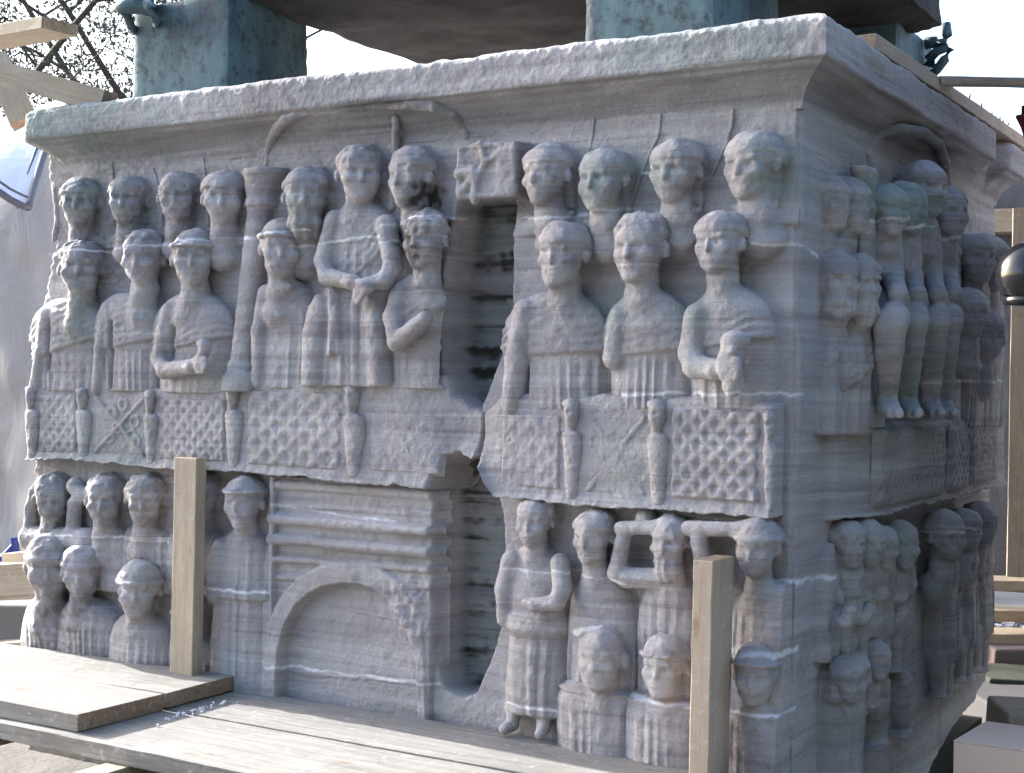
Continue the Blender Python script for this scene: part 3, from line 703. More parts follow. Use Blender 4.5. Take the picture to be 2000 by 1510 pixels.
# --- front, upper tier, back row on the right
for i, (cx, cy, h, al, sty, wn) in enumerate([(1072, 343, 120, -42, 'cap', .45), (1181, 354, 122, -38, 'cap', .2), (1322, 336, 124, -30, 'cap', .35), (1471, 325, 132, -36, 'cap', .35)]):
    x0 = cx - 8
    figure(FR, (cx, cy, h, al, sty, wn, 1.06), [(fade(bust(cx - 72, cx + 74, cy + 76, cy + 230, .024)), None)], [[(cx - 38, cy + 78, .02, .010), (cx - 8, cy + 102, .032, .012), (cx + 18, cy + 98, .03, .011), (cx + 46, cy + 72, .02, .009)], [(cx + 40, cy + 10, .01, .016), (cx + 46, cy + 58, .008, .012)]], wc=.05, seed=31 + i)
# --- front, upper tier, seated row on the right
figure(FR, (1102, 500, 128, -32, 'cap', .6, 1.0), [(bust(990, 1186, 572, 800, .085), both(groove(fu(1032, 640), fu(1022, 780)), toga(fu(1020, 694), fu(1185, 686), .012), toga(fu(1050, 640), fu(1110, 600), .004), vfolds(.0045, .03, fu(1020, 694)[1])))],
       [[(1030, 610, .07, .05), (1012, 700, .07, .045), (1000, 790, .06, .04)]], wc=.08, seed=41)
figure(FR, (1252, 486, 136, -30, 'curly', .35, 1.0), [(bust(1186, 1352, 570, 800, .085), both(groove(fu(1218, 660), fu(1208, 700)), toga(fu(1200, 696), fu(1345, 682), .013), toga(fu(1220, 640), fu(1275, 600), .004), vfolds(.0055, .026, fu(1200, 694)[1])))],
       [[(1215, 620, .07, .045), (1200, 700, .07, .04)]], wc=.085, seed=42)
figure(FR, (1408, 476, 122, -34, 'cap', .35, 1.0), [(bust(1342, 1512, 560, 800, .09), both(toga(fu(1350, 684), fu(1500, 660), .010), vfolds(.0045, .03, fu(1340, 690)[1])))],
       [[(1365, 620, .07, .05), (1352, 690, .08, .045), (1358, 716, .11, .040), (1400, 722, .14, .034), (1418, 716, .15, .03)], [(1432, 752, .15, .030), (1428, 700, .15, .034), (1432, 678, .15, .036), (1436, 668, .15, .036)],
        [(1408, 700, .175, .012), (1440, 704, .185, .013)], [(1408, 712, .178, .013), (1442, 715, .188, .013)], [(1409, 724, .178, .013), (1442, 727, .186, .013)], [(1412, 736, .175, .012), (1440, 738, .182, .012)], [(1414, 692, .17, .013), (1432, 684, .19, .013)]],
       [(1437, 665, .15, (.05, .03, .04)), (1432, 752, .15, (.034, .04, .034))], wc=.085, seed=43, label='carved figure gripping a thick scroll')
# --- front, lower tier, left
for i, (cx, cy, h, al, sty, wn, b) in enumerate([(104, 972, 86, -4, 'curly', .5, None), (207, 977, 92, -14, 'curly', .45, (172, 262)), (284, 977, 90, -10, 'curly', .35, (228, 335))]):
    lf = [(bust(b[0], b[1], cy + 48, 1155, .05), vfolds(.003, .03))] if b else [([(104, 1010, 16, 0, .05), (104, 1042, 20, 0, .05)], None)]
    figure(FR, (cx, cy, h * 1.06, al, sty, wn, 1.0), lf, wc=.05, seed=51 + i)
figure(FR, None, [([(72, 1034, 20, .0, .05), (190, 1034, 20, .0, .05)], None)], [[(60, 1050, .04, .055), (170, 1056, .04, .055)], [(70, 960, .04, .03), (62, 990, .04, .028), (60, 1035, .04, .035)], [(148, 950, .05, .040), (160, 965, .05, .03), (146, 985, .05, .03), (143, 1040, .04, .034)], [(160, 965, .05, .028), (185, 968, .05, .024)]], st=.006, label='carved bent arms of a worn pair')
figure(FR, (390, 975, 100, -10, 'curly', .4), [(bust(318, 440, 1030, 1160, .05), vfolds(.003, .03))], wc=.04, seed=57)
figure(FR, (478, 982, 100, -28, 'band', .45, .95), [([(478, 1030, 16, 0, .05), (476, 1044, 34, .0, .06), (472, 1065, 52, .0, .07), (468, 1100, 60, .0, .08), (466, 1150, 64, .0, .085), (467, 1166, 62, .0, .085), (468, 1172, 54, .0, .078), (466, 1260, 60, .0, .075), (464, 1380, 66, .0, .08)], both(vfolds(.005, .045, None, 1.0), lambda U, V, W: .006 * sstep(-.01, .01, fu(470, 1146)[1] - V) * sstep(-.01, .01, V - fu(470, 1172)[1])))],
       [[(432, 1070, .05, .038), (416, 1130, .06, .04), (420, 1165, .06, .03)]], wc=.055, seed=58, label='standing carved figure in a long belted robe')
for i, (cx, cy, h, xl, xr, ys, al) in enumerate([(98, 1108, 110, 36, 160, 1160, -8), (160, 1118, 92, 102, 240, 1166, -10), (274, 1154, 100, 208, 335, 1196, -16), (372, 1212, 92, 304, 440, 1240, -12)]):
    figure(FR, (cx, cy, h * 1.04, al, 'hat', .65, .97), [(bust(xl, xr, ys, 1400, (.10 + .01 * i) if i < 3 else .06), vfolds(.0035, .026, fu(cx, ys + 50)[1], i))], wc=.085 if i < 3 else .02, seed=61 + i)
# --- front, lower tier, right: musicians and onlookers
figure(FR, (1046, 1020, 98, -26, 'curly', .4, .95), [([(1046, 1064, 14, 0, .05), (1046, 1072, 30, 0, .055), (1045, 1090, 52, 0, .065), (1045, 1120, 60, 0, .075), (1045, 1180, 60, 0, .08), (1045, 1232, 58, 0, .085), (1045, 1245, 52, 0, .075), (1044, 1300, 56, 0, .078), (1043, 1392, 64, 0, .085), (1043, 1398, 60, 0, .07)], both(vfolds(.005, .045, fu(1045, 1240)[1], .5), lambda U, V, W: .007 * sstep(-.006, .006, fu(1045, 1205)[1] - V) * sstep(-.02, .01, V - fu(1045, 1240)[1])))],
       [[(1000, 1095, .05, .038), (984, 1150, .055, .032), (985, 1210, .05, .026)], [(1095, 1100, .06, .036), (1098, 1150, .09, .032), (1088, 1176, .11, .028), (1045, 1182, .12, .024), (1030, 1178, .12, .02)],
        [(1005, 1385, .04, .03), (1000, 1415, .05, .022), (985, 1424, .09, .02)], [(1062, 1385, .04, .03), (1062, 1420, .05, .022), (1055, 1434, .09, .02)]], wc=.055, seed=71, label='small standing carved figure in a tunic with bare feet')
figure(FR, (1161, 1050, 106, -30, 'cap', .35, .98), [(bust(1104, 1242, 1112, 1400, .07), both(toga(fu(1110, 1128), fu(1240, 1140), .007), vfolds(.005, .034, fu(1160, 1240)[1])))], wc=.06, seed=72)
figure(FR, (1311, 1058, 102, -24, 'beard', .45, .95), [(bust(1240, 1372, 1122, 1400, .07), both(vfolds(.004, .028, fu(1300, 1140)[1]), lambda U, V, W: .004 * np.sin(np.hypot(U - fu(1310, 1110)[0], V - fu(1310, 1110)[1]) * 6.28 / .04) * sstep(.17, .1, np.hypot(U - fu(1310, 1110)[0], V - fu(1310, 1110)[1]))))],
       [[(1285, 1130, .06, .036), (1225, 1128, .07, .034), (1206, 1118, .075, .032)], [(1206, 1118, .075, .032), (1216, 1060, .08, .026), (1222, 1035, .08, .024)], [(1212, 1032, .08, .024), (1275, 1030, .085, .024)]], [(1262, 1010, .04, (.035, .03, .04))], wc=.06, seed=73, label='carved musician raising a pipe to the side')
figure(FR, (1480, 1070, 110, -22, 'hat', .5, .95), [(bust(1420, 1612, 1138, 1410, .085), both(vfolds(.004, .035, fu(1480, 1180)[1]), toga(fu(1420, 1170), fu(1560, 1166), .006)))],
       [[(1418, 1130, .06, .038), (1378, 1120, .07, .03), (1366, 1060, .08, .027), (1366, 1036, .08, .026)], [(1345, 1032, .08, .026), (1440, 1034, .085, .024)]], wc=.065, seed=74)
for i, (cx, cy, h, xl, xr, ys, al, sty, wn) in enumerate([(1176, 1285, 116, 1092, 1240, 1340, -22, 'bald', .8), (1300, 1302, 116, 1220, 1380, 1362, -24, 'band', .45), (1478, 1318, 118, 1420, 1620, 1382, -14, 'band', .55)]):
    figure(FR, (cx, cy, h, al, sty, wn, .98), [([((xl + xr) / 2, ys - 8, (xr - xl) * .40, 0, .075), ((xl + xr) / 2, ys + 8, (xr - xl) * .53, 0, .105), ((xl + xr) / 2, ys + 40, (xr - xl) * .56, 0, .12), ((xl + xr) / 2, 1500, (xr - xl) * .56, 0, .12), ((xl + xr) / 2, 1600, (xr - xl) * .56, 0, .12)], both(vfolds(.004, .03, fu(cx, ys + 22)[1], i), lambda U, V, W, yy=fu(cx, ys + 18)[1]: .005 * np.sin((V - yy) * 200) * sstep(.03, .0, np.abs(V - yy))))], wc=.085, seed=81 + i)

# --- columns, arch, spear shafts, broken block
def column(wall, x0, y0, x1, y1, r_px, cap_px, name='carved_column', st=.005, wc=.03, base=True):
    rows = []
    H_ = y1 - y0; xx = lambda t: x0 + (x1 - x0) * t
    tab = [(0, cap_px * 1.05), (.025, cap_px * 1.05), (.035, cap_px * .95), (.09, cap_px * .8), (.13, cap_px * .66), (.145, r_px * 1.3), (.165, r_px * 1.35), (.18, r_px * 1.02), (.19, r_px), (.55, r_px * 1.02), (.86, r_px * 1.05)]
    tab += [(.87, r_px * 1.25), (.89, r_px * 1.35), (.905, r_px * 1.3), (.92, r_px * 1.6), (.94, r_px * 1.75), (1, r_px * 1.8)] if base else [(1, r_px * 1.05)]
    dep = wall.depth(x0, (y0 + y1) / 2) / F_PX
    figure(wall, None, [([(xx(t), y0 + H_ * t, h, wc, h * dep * 1.15) for t, h in tab], None)], st=st, name=name, wc=wc)
column(FR, 509, 328, 462, 765, 18.5, 34)
column(RI, 1697, 328, 1704, 835, 13, 17, wc=.06)
column(RI, 1868, 430, 1866, 835, 9, 12, wc=.06, base=False)
def rib(wall, pts, r, name, wfun, wd=.0):
    f = []
    for x, y in pts:
        q = wall.uvw(x, y, .0)
        o = wfun(q[1]); q = wall.uvw(x, y, o); f.append((*q, r))
    p = np.array(f); lo = p[:, :3].min(0) - r - .02; hi = p[:, :3].max(0) + r + .02
    F_ = Fig(wall, lo, hi, .0045); F_.limb(f, .006)
    V, Fc = nets(F_.D, F_.lo, F_.st); P = wall.world(V[:, 0], V[:, 1], V[:, 2])
    P = P + (.002 * noise3(P, 40))[:, None]
    a = dirt_c(P, wear_tone(P))
    return mk(name, P, Fc if wall.front else Fc[:, ::-1], MARBLE, PED, a)
cav = lambda z: float(np.interp(z, [2.19, 2.205, 2.222, 2.24, 2.258, 2.274, 2.287, 2.296, 2.31], [0, .004, .012, .024, .04, .058, .076, .09, .1])) - .006
rib(FR, [(526, 322), (527, 300), (532, 275), (543, 250), (560, 232), (585, 220), (620, 211), (680, 206), (740, 204), (800, 203), (850, 208), (885, 222), (905, 245), (915, 268)], .024, 'arch_rib', lambda z: cav(z) - .011)
rib(RI, [(1694, 322), (1690, 300), (1700, 275), (1722, 258), (1760, 252), (1800, 258), (1832, 280), (1845, 320), (1850, 400)], .022, 'arch_rib', lambda z: cav(z) - .004)
for pts, r in [([(773, 232), (773, 300), (770, 350), (766, 405)], .016), ([(1160, 232), (1158, 262), (1150, 300)], .006), ([(1290, 225), (1287, 260), (1270, 300), (1250, 345), (1235, 395)], .007),
               ([(1432, 215), (1428, 245), (1420, 280), (1395, 330), (1375, 380)], .007), ([(220, 320), (222, 360), (224, 440)], .008), ([(300, 330), (312, 375), (318, 440)], .007), ([(398, 310), (402, 360), (408, 440)], .007), ([(108, 370), (112, 430), (106, 468)], .012)]:
    rib(FR, pts, r, 'spear_shaft', lambda z: .002 + max(0, cav(z)))
def bossed_block():
    a = FR.uvw(888, 390, .10); b = FR.uvw(1006, 272, .10)
    lo = (a[0] - .02, a[1] - .03, -.03); hi = (b[0] + .02, b[1] + .03, .15); F_ = Fig(FR, lo, hi, .0045)
    c = ((a[0] + b[0]) / 2, (a[1] + b[1]) / 2); hw = ((b[0] - a[0]) / 2, (b[1] - a[1]) / 2)
    P = np.stack([F_.U, F_.V, F_.W], -1)
    n = .006 * noise3(P, 16) + .003 * noise3(P, 45)
    qx = np.abs(F_.U - c[0]) - hw[0] + .012; qy = np.abs(F_.V - c[1]) - hw[1] + .012; qz = F_.W - .085
    d = np.sqrt(np.maximum(qx, 0) ** 2 + np.maximum(qy, 0) ** 2 + np.maximum(qz, 0) ** 2) + np.minimum(np.maximum(np.maximum(qx, qy), qz), 0) - .012
    F_.D = d + n
    # chiselled branching ridges on a face sunk behind them
    F_.put(lambda U, V, W: smax(np.abs(U - c[0] + hw[0] * .2) - hw[0] * .62, np.maximum(np.abs(V - c[1]) - hw[1] * .80, .089 - W + .006 * noise3(np.stack([U, V, W], -1), 20)), .02), lo, hi, .012, True)
    rd = [((928, 392), (930, 350), .016), ((930, 350), (925, 330), .014), ((930, 352), (948, 318), .013), ((948, 318), (975, 300), .010), ((948, 318), (938, 280), .010), ((925, 335), (896, 340), .018), ((926, 345), (902, 376), .016)]
    for p, q_, r in rd: F_.limb([(*FR.uvw(*p, .09), r), (*FR.uvw(*q_, .09), r)], .012)
    F_.done('carved_block', 'square marble block with a branching cross chiselled on its face')
bossed_block()

# --- balustrade: slab, lattice panels, herm posts
BAL = None
def edge_noise(U, s): return .010 * noise3(np.stack([U, U * 0 + s, U * 0], -1), 9) + .006 * noise3(np.stack([U, U * 0 + s, U * 0], -1), 28) + .003 * noise3(np.stack([U, U * 0 + s, U * 0], -1), 80)
def slab(wall, tab, w0, side, parent=None, st=.0056):
    """tab: (x_px, top_y, bottom_y) along the wall"""
    t = [(wall.uvw(x, a, w0)[0], wall.uvw(x, a, w0)[1], wall.uvw(x, b, w0)[1]) for x, a, b in tab]
    u0, u1 = t[0][0], t[-1][0]; n = int((u1 - u0) / st); us = np.linspace(u0, u1, n); tt = np.concatenate([[-.25, -.16, -.09, -.05, -.02], np.linspace(0, 1, 66), [1.01, 1.03, 1.05]])
    U_, T = np.meshgrid(us, tt, indexing='ij'); top = interp(t, U_, 1) + edge_noise(U_, 1) * .7; bot = interp(t, U_, 2) + edge_noise(U_, 2)
    tc = np.clip(T, 0, 1); V_ = bot + (top - bot) * tc
    P = np.stack([U_, V_, 0 * U_ + side], -1)
    W_ = w0 + .006 * fbm(P, 7, 3) + .003 * noise3(P, 50) + .0015 * noise3(P, 120) + .018 * np.clip(1 - tc / .12, 0, 1) ** 1.5 * (tc < .12) - .012 * np.clip((tc - .93) / .07, 0, 1) ** 2
    W_ = np.where(T < 0, w0 + .018 + (T / .25) * (w0 + .06), W_); V_ = np.where(T < 0, bot + .006 * noise3(P, 40) - .008 * (T / .25), V_)
    W_ = np.where(T > 1, w0 - .012 - (T - 1) / .05 * (w0 + .03), W_); V_ = np.where(T > 1, top + .012 * ((T - 1) / .05) ** .5, V_)
    if side == 0:
        e0 = U_ - u0; e1 = u1 - U_; f0 = sstep(0, .02, e0); f1 = sstep(0, .022, e1)
        W_ = W_ * f0 * f1 - .03 * (1 - f0 * f1)
        c2 = channel(U_, V_, CH2); W_ = W_ - c2 * .2
        wornc = np.exp(-((U_ - fu(900, 850)[0]) / .13) ** 2) * sstep(.0, .6, tc); W_ = W_ - .05 * wornc
    else:
        W_ = (W_ + .0) * (.35 + .65 * sstep(0, .25, U_ - u0)) - .05 * (1 - sstep(0, .05, U_ - u0))
    Pw = wall.world(U_, V_, W_)
    return mk('balustrade', Pw.reshape(-1, 3), gridF(*U_.shape, False), MARBLE, PED, wear_tone(Pw).reshape(-1, 4))
SL_A = [(50, 752, 900), (160, 752, 898), (250, 756, 905), (300, 760, 915), (440, 762, 918), (450, 742, 920), (540, 742, 926), (690, 746, 940), (760, 738, 946), (860, 734, 958), (872, 775, 958), (905, 800, 900), (938, 812, 890)]
SL_B = [(928, 815, 900), (945, 800, 925), (958, 790, 950), (972, 776, 968), (1000, 772, 974), (1115, 778, 985), (1180, 772, 992), (1280, 776, 996), (1400, 780, 1004), (1490, 790, 1010), (1520, 792, 1012)]
SA = slab(FR, SL_A, .060, 0); SB = slab(FR, SL_B, .080, 0)
SR = slab(RI, [(1655, 833, 1018), (1680, 831, 1013), (1735, 826, 1000), (1830, 822, 978), (1900, 818, 960), (1962, 815, 945)], .085, 1, st=.012)
def lattice(wall, slabo, x0, x1, ya0, ya1, yb0, yb1, kind, amp=.0105, w0=.056, side=0, ncell=4.0, worn=.0, st=.0052, sx=1.0):
    """panel between x0..x1, top ya0->ya1, bottom yb0->yb1"""
    a = wall.uvw(x0, ya0, w0 + .01); b = wall.uvw(x1, ya1, w0 + .01); c = wall.uvw(x0, yb0, w0 + .01); d = wall.uvw(x1, yb1, w0 + .01)
    nu = max(12, int(abs(b[0] - a[0]) / st)); nv = max(12, int(abs(a[1] - c[1]) / st))
    s, t = np.meshgrid(np.linspace(0, 1, nu), np.linspace(0, 1, nv), indexing='ij')
    U_ = a[0] + (b[0] - a[0]) * s; V_ = (c[1] + (a[1] - c[1]) * t) * (1 - s) + (d[1] + (b[1] - d[1]) * t) * s
    P = np.stack([U_, V_, 0 * U_ + side], -1); wob = .010 * noise3(P, 11); wid = abs(b[0] - a[0]); hgt = abs(a[1] - c[1])
    if kind == 'lattice':
        cell = hgt / ncell; x = (U_ + wob) / (cell * .98 * sx); y = (V_ + wob) / cell
        def tri(q): return np.abs(q - np.round(q))
        r = np.minimum(tri(x + y), tri(x - y)) * cell / 1.414
        h = amp * (1 - sstep(.002, .030, r))
    else:                                                # crossed rails with scrolls
        e1 = np.abs(t - s) * min(wid, hgt); e2 = np.abs(t - (1 - s)) * min(wid, hgt)
        h = amp * (1 - sstep(.006, .018, np.minimum(e1 + wob * .3, e2 + wob * .3)))
        for k in range(9):
            cx_, cy_ = rng.uniform(.15, .85), rng.uniform(.15, .85); rr = np.hypot((s - cx_) * wid, (t - cy_) * hgt)
            h = np.maximum(h, amp * .7 * (1 - sstep(.004, .011, np.abs(rr - .024))))
    h = h * (1 - worn * (.6 + .6 * noise3(P, 6))) + .003 * noise3(P, 26) + .0018 * noise3(P, 80)
    rim = sstep(0, .06, s) * sstep(0, .06, 1 - s) * sstep(0, .05, t) * sstep(0, .05, 1 - t)
    W_ = w0 - .004 + h * rim - (.02 if side == 0 else .004) * (1 - rim)
    if side == 0: W_ = W_ - .05 * np.exp(-((U_ - fu(900, 850)[0]) / .13) ** 2) * sstep(.0, .6, t)
    Pw = wall.world(U_, V_, W_)
    return mk('lattice_panel', Pw.reshape(-1, 3), gridF(*U_.shape), MARBLE, slabo, wear_tone(Pw).reshape(-1, 4))
lattice(FR, SA, 72, 150, 766, 766, 888, 888, 'lattice', ncell=4.5, w0=.064)
lattice(FR, SA, 178, 284, 768, 772, 890, 896, 'cross', w0=.064)
lattice(FR, SA, 306, 442, 774, 776, 900, 906, 'lattice', ncell=4.2, w0=.064)
lattice(FR, SA, 474, 672, 758, 762, 910, 925, 'lattice', ncell=3.8, w0=.064, sx=1.25)
lattice(FR, SA, 716, 860, 800, 812, 922, 932, 'lattice', ncell=3.4, w0=.064, worn=.95)
lattice(FR, SB, 972, 1096, 806, 806, 950, 962, 'lattice', ncell=3.6, w0=.083, worn=.9)
lattice(FR, SB, 1140, 1264, 802, 804, 966, 976, 'cross', w0=.083, worn=.55)
lattice(FR, SB, 1304, 1488, 790, 800, 976, 988, 'lattice', ncell=4.6, w0=.083, amp=.014)
lattice(RI, SR, 1712, 1850, 836, 832, 994, 966, 'lattice', ncell=4.5, w0=.094, side=1, amp=.022, st=.009)
lattice(RI, SR, 1858, 1892, 832, 830, 962, 954, 'lattice', ncell=4.5, w0=.094, side=1, amp=.022, st=.009)
lattice(RI, SR, 1898, 1950, 828, 826, 950, 938, 'lattice', ncell=4.5, w0=.094, side=1, amp=.022, st=.009)
def herm(wall, slabo, x, y0, y1, r, w0=.05, hw=True, lean=0):
    H_ = y1 - y0; dep = wall.depth(x, y0) / F_PX
    tab = [(.30, .55), (.33, 1.0), (.38, 1.12), (.48, 1.05), (.75, .82), (.93, .66), (1, .62)]
    figure(wall, None, [([(x + lean * t, y0 + H_ * t, r * k, w0, max(.012, r * dep * k * .9)) for t, k in tab], None)], [], [(x, y0 + H_ * .13, w0 + .012, (r * dep * .85, H_ * dep * .15, r * dep * .9)), (x, y0 + H_ * .26, w0, (r * dep * .6, H_ * dep * .1, r * dep * .7)), (x, y0 + H_ * .03, w0, (r * dep * 1.1, H_ * dep * .05, r * dep))],
           [(x - r * .3, y0 + H_ * .11, w0 + .012 + r * dep * .85, (.008, .006, .01)), (x + r * .25, y0 + H_ * .11, w0 + .012 + r * dep * .85, (.008, .006, .01))], st=.0046, name='herm_post', wc=w0, parent=slabo)
for x, y0, y1, r, s_ in [(62, 756, 896, 13, SA), (162, 760, 892, 14, SA), (294, 764, 908, 13, SA), (455, 748, 918, 15, SA), (690, 752, 934, 19, SA), (1116, 782, 974, 17, SB), (1284, 784, 986, 20, SB), (1502, 806, 1000, 12, SB)]:
    herm(FR, s_, x, y0, y1, r, .056 if s_ is SA else .076)
herm(RI, SR, 1854, 830, 964, 5, .085); herm(RI, SR, 1894, 826, 950, 5, .085)

# --- gate panel with mouldings and arch, lower centre
def gate():
    w0 = .03; tl = FR.uvw(529, 938, w0); br = FR.uvw(846, 1440, w0)
    us = np.arange(tl[0] - .05, br[0] + .012, .0048); vs = np.arange(br[1] - .1, tl[1] + .02, .0048)
    U_, V_ = np.meshgrid(us, vs, indexing='ij'); P = np.stack([U_, V_, U_ * 0 + 3], -1)
    lz = lambda x0, y0, x1, y1: (lambda u: np.interp(u, [FR.uvw(x0, y0, w0)[0], FR.uvw(x1, y1, w0)[0]], [FR.uvw(x0, y0, w0)[1], FR.uvw(x1, y1, w0)[1]]))
    W_ = .022 + .004 * fbm(P, 7, 3) + .0022 * noise3(P, 50) + .002 * noise3(P, (3, 70, 1))
    wob = .005 * noise3(P, (8, 8, 1))
    for x0, y0, x1, y1, hh, th in [(529, 945, 846, 968, .022, .020), (540, 985, 846, 1002, .008, .014), (540, 1012, 846, 1038, .040, .024), (540, 1052, 846, 1080, .040, .024), (540, 1092, 846, 1112, .022, .014), (540, 1128, 846, 1146, .012, .012)]:
        d = V_ - lz(x0, y0, x1, y1)(U_) + wob
        W_ = np.maximum(W_, .022 + hh * np.sqrt(np.clip(1 - (d / th) ** 2, 0, 1)) + .003 * noise3(P, 45))
    # frame at the left
    W_ = np.maximum(W_, .045 * (1 - sstep(.024, .034, U_ - FR.uvw(529, 1000, w0)[0])) + .004 * noise3(P, 20) - .05 * (U_ > FR.uvw(560, 1000, w0)[0]))
    # arch ring
    outer = [(518, 1440), (519, 1340), (524, 1270), (532, 1215), (546, 1178), (566, 1150), (592, 1124), (625, 1106), (665, 1098), (710, 1100), (750, 1112), (790, 1138), (815, 1168), (826, 1210), (830, 1300), (834, 1440)]
    inner = [(546, 1440), (547, 1340), (552, 1270), (566, 1215), (588, 1180), (612, 1158), (640, 1144), (675, 1138), (705, 1140), (732, 1150), (758, 1172), (778, 1200), (796, 1240), (812, 1300), (816, 1440)]
    def poly(pts):
        q = [FR.uvw(x, y, w0)[:2] for x, y in pts]; ins = np.zeros(U_.shape, bool); dist = np.full(U_.shape, 9.)
        for (x0, y0), (x1, y1) in zip(q, q[1:] + q[:1]):
            c = (y0 > V_) != (y1 > V_); ins ^= c & (U_ < (x1 - x0) * (V_ - y0) / (y1 - y0 + 1e-9) + x0)
        for (x0, y0), (x1, y1) in zip(q[:-1], q[1:]):
            dx, dy = x1 - x0, y1 - y0; t = np.clip(((U_ - x0) * dx + (V_ - y0) * dy) / (dx * dx + dy * dy), 0, 1)
            dist = np.minimum(dist, np.hypot(U_ - x0 - t * dx, V_ - y0 - t * dy))
        return np.where(ins, -dist, dist)
    do, di = poly(outer), poly(inner)
    ringv = .062 - .03 * sstep(.35, .95, (U_ - us[0]) / (us[-1] - us[0]))
    W_ = W_ + (ringv + .004 * noise3(P, 30) - W_) * (1 - sstep(-.008, .006, do))
    door = -.005 + .003 * fbm(P, 8, 3) + .002 * noise3(P, 60) + .002 * noise3(P, (3, 60, 1))
    crack = lz(600, 1182, 840, 1228)(U_); door = door + .012 * sstep(-.006, .004, V_ - crack + wob) * (di < 0)
    bl = lz(529, 1310, 850, 1345)(U_); door = door + .008 * np.exp(-((V_ - bl + wob) / .012) ** 2)
    sm = 1 - sstep(-.012, .004, di)
    sm = sm * (1 - sstep(.55, .95, (U_ - us[0]) / (us[-1] - us[0])) * sstep(0, .3, V_ - .3) * 0)
    W_ = W_ + (door - W_) * sm
    brkn = np.exp(-(np.hypot(U_ - fu(800, 1190, w0)[0], (V_ - fu(800, 1190, w0)[1]) * .8) / .09) ** 2); W_ = W_ + brkn * (.010 + .022 * fbm(P, 22, 3))
    e = np.minimum(br[0] - U_, U_ * 0 + 9); W_ = W_ - .08 * (1 - sstep(-.005, .03, br[0] - U_))
    le = U_ - np.where(V_ > fu(529, 1160, w0)[1], tl[0], tl[0] - .025 - 0 * V_); W_ = W_ * sstep(-.006, .008, le) - .03 * (1 - sstep(-.006, .008, le))
    Pw = FR.world(U_, V_, W_); a = wear_tone(Pw)
    mk('gate_relief', Pw.reshape(-1, 3), gridF(*U_.shape), MARBLE, PED, a.reshape(-1, 4), )['label'] = 'carved gate with stepped mouldings above a round arch'
gate()

# --- right side, upper tier
def rbody(xl, xr, y0, y1, b, wc=.02): return bust(xl, xr, y0, y1, b, wc)
SR_ = .0075
figure(RI, (1617, 400, 108, 60, 'veil', .6), [([(1622, 444, 8, .0, .03), (1622, 470, 9, -.01, .025)], None)], wc=.0, st=.006, seed=101)
figure(RI, (1655, 405, 108, 55, 'veil', .6), [(rbody(1634, 1676, 455, 560, .03), None)], wc=.03, st=.006, seed=102)
figure(RI, (1630, 548, 118, 38, 'beard', .4), [([(1632, 628, 8, 0, .03), (1634, 650, 16, 0, .045), (1634, 700, 23, 0, .055), (1632, 780, 26, 0, .06), (1630, 850, 27, 0, .06)], both(vfolds(.009, .055), toga(ru(1610, 800), ru(1660, 680), .01)))], wc=.025, st=.006, seed=103)
figure(RI, (1676, 556, 112, 42, 'beard', .4), [(rbody(1646, 1696, 636, 850, .08), both(vfolds(.009, .055, None, 2), toga(ru(1650, 780), ru(1700, 690), .01)))], wc=.075, st=.006, seed=104)
for i, (cx, cy, h, al, x2, sty, wcx) in enumerate([(1733, 415, 98, 38, 1728, 'cap', .13), (1770, 410, 98, 42, 1765, 'cap', .14), (1806, 372, 104, 48, 1805, 'cap', .13), (1848, 418, 100, 44, 1836, 'curly', .13)]):
    bx = x2; kx = bx + (20, 22, 26, 20)[i]
    figure(RI, (cx, cy, h, al, sty, .35), [(bust(bx - 22, bx + 20, cy + 54, 640, .085, .03), both(vfolds(.007, .06, None, i), toga(ru(bx - 20, 560), ru(bx + 20, 500), .010))), ([(bx, 580, 16, .05, .09), (bx + 5, 612, 21, .06, .125), (bx + 5, 645, 19, .05, .12), (bx + 2, 668, 17, .04, .09)], vfolds(.008, .05, None, i)), ([(bx - 4, 600, 20, .02, .08), (bx, 660, 18, .02, .07), (bx, 740, 14, .02, .055), (bx, 765, 12, .02, .05)], vfolds(.010, .06, None, i))],
           [[(bx + 8, 470, .10, .046), (bx + 16, 540, .12, .038), (bx + 26, 575, .19, .032), (bx + 36, 592, .20, .026)], [(bx, 600, .10, .06), (kx, 618, .19, .046), (kx, 632, .195, .044)], [(kx, 630, .195, .042), (kx - 3, 680, .185, .036), (kx - 6, 740, .165, .026), (kx - 8, 780, .15, .021), (kx - 5, 796, .16, .024), (kx + 8, 808, .24, .017)],
            [(bx, 605, .08, .05), (kx - 18, 630, .16, .044), (kx - 21, 690, .15, .034), (kx - 23, 775, .125, .021), (kx - 21, 796, .135, .024), (kx - 8, 808, .20, .017)]], wc=wcx - .02, st=SR_, seed=110 + i)
for i, (cx, cy, h, al) in enumerate([(1904, 506, 96, 34), (1932, 516, 96, 40), (1892, 612, 88, 28), (1922, 655, 92, 34)]):
    figure(RI, (cx, cy, h, al, 'cap', .4), [(rbody(cx - 20, cx + 16, cy + 54, 835, .10, .02), vfolds(.006, .07))], [[(cx, cy + 28, .09, .05), (cx - 1, cy + 62, .075, .06), (cx - 2, cy + 100, .05, .07)]], wc=.11 + .02 * (i > 1), st=SR_, seed=120 + i)
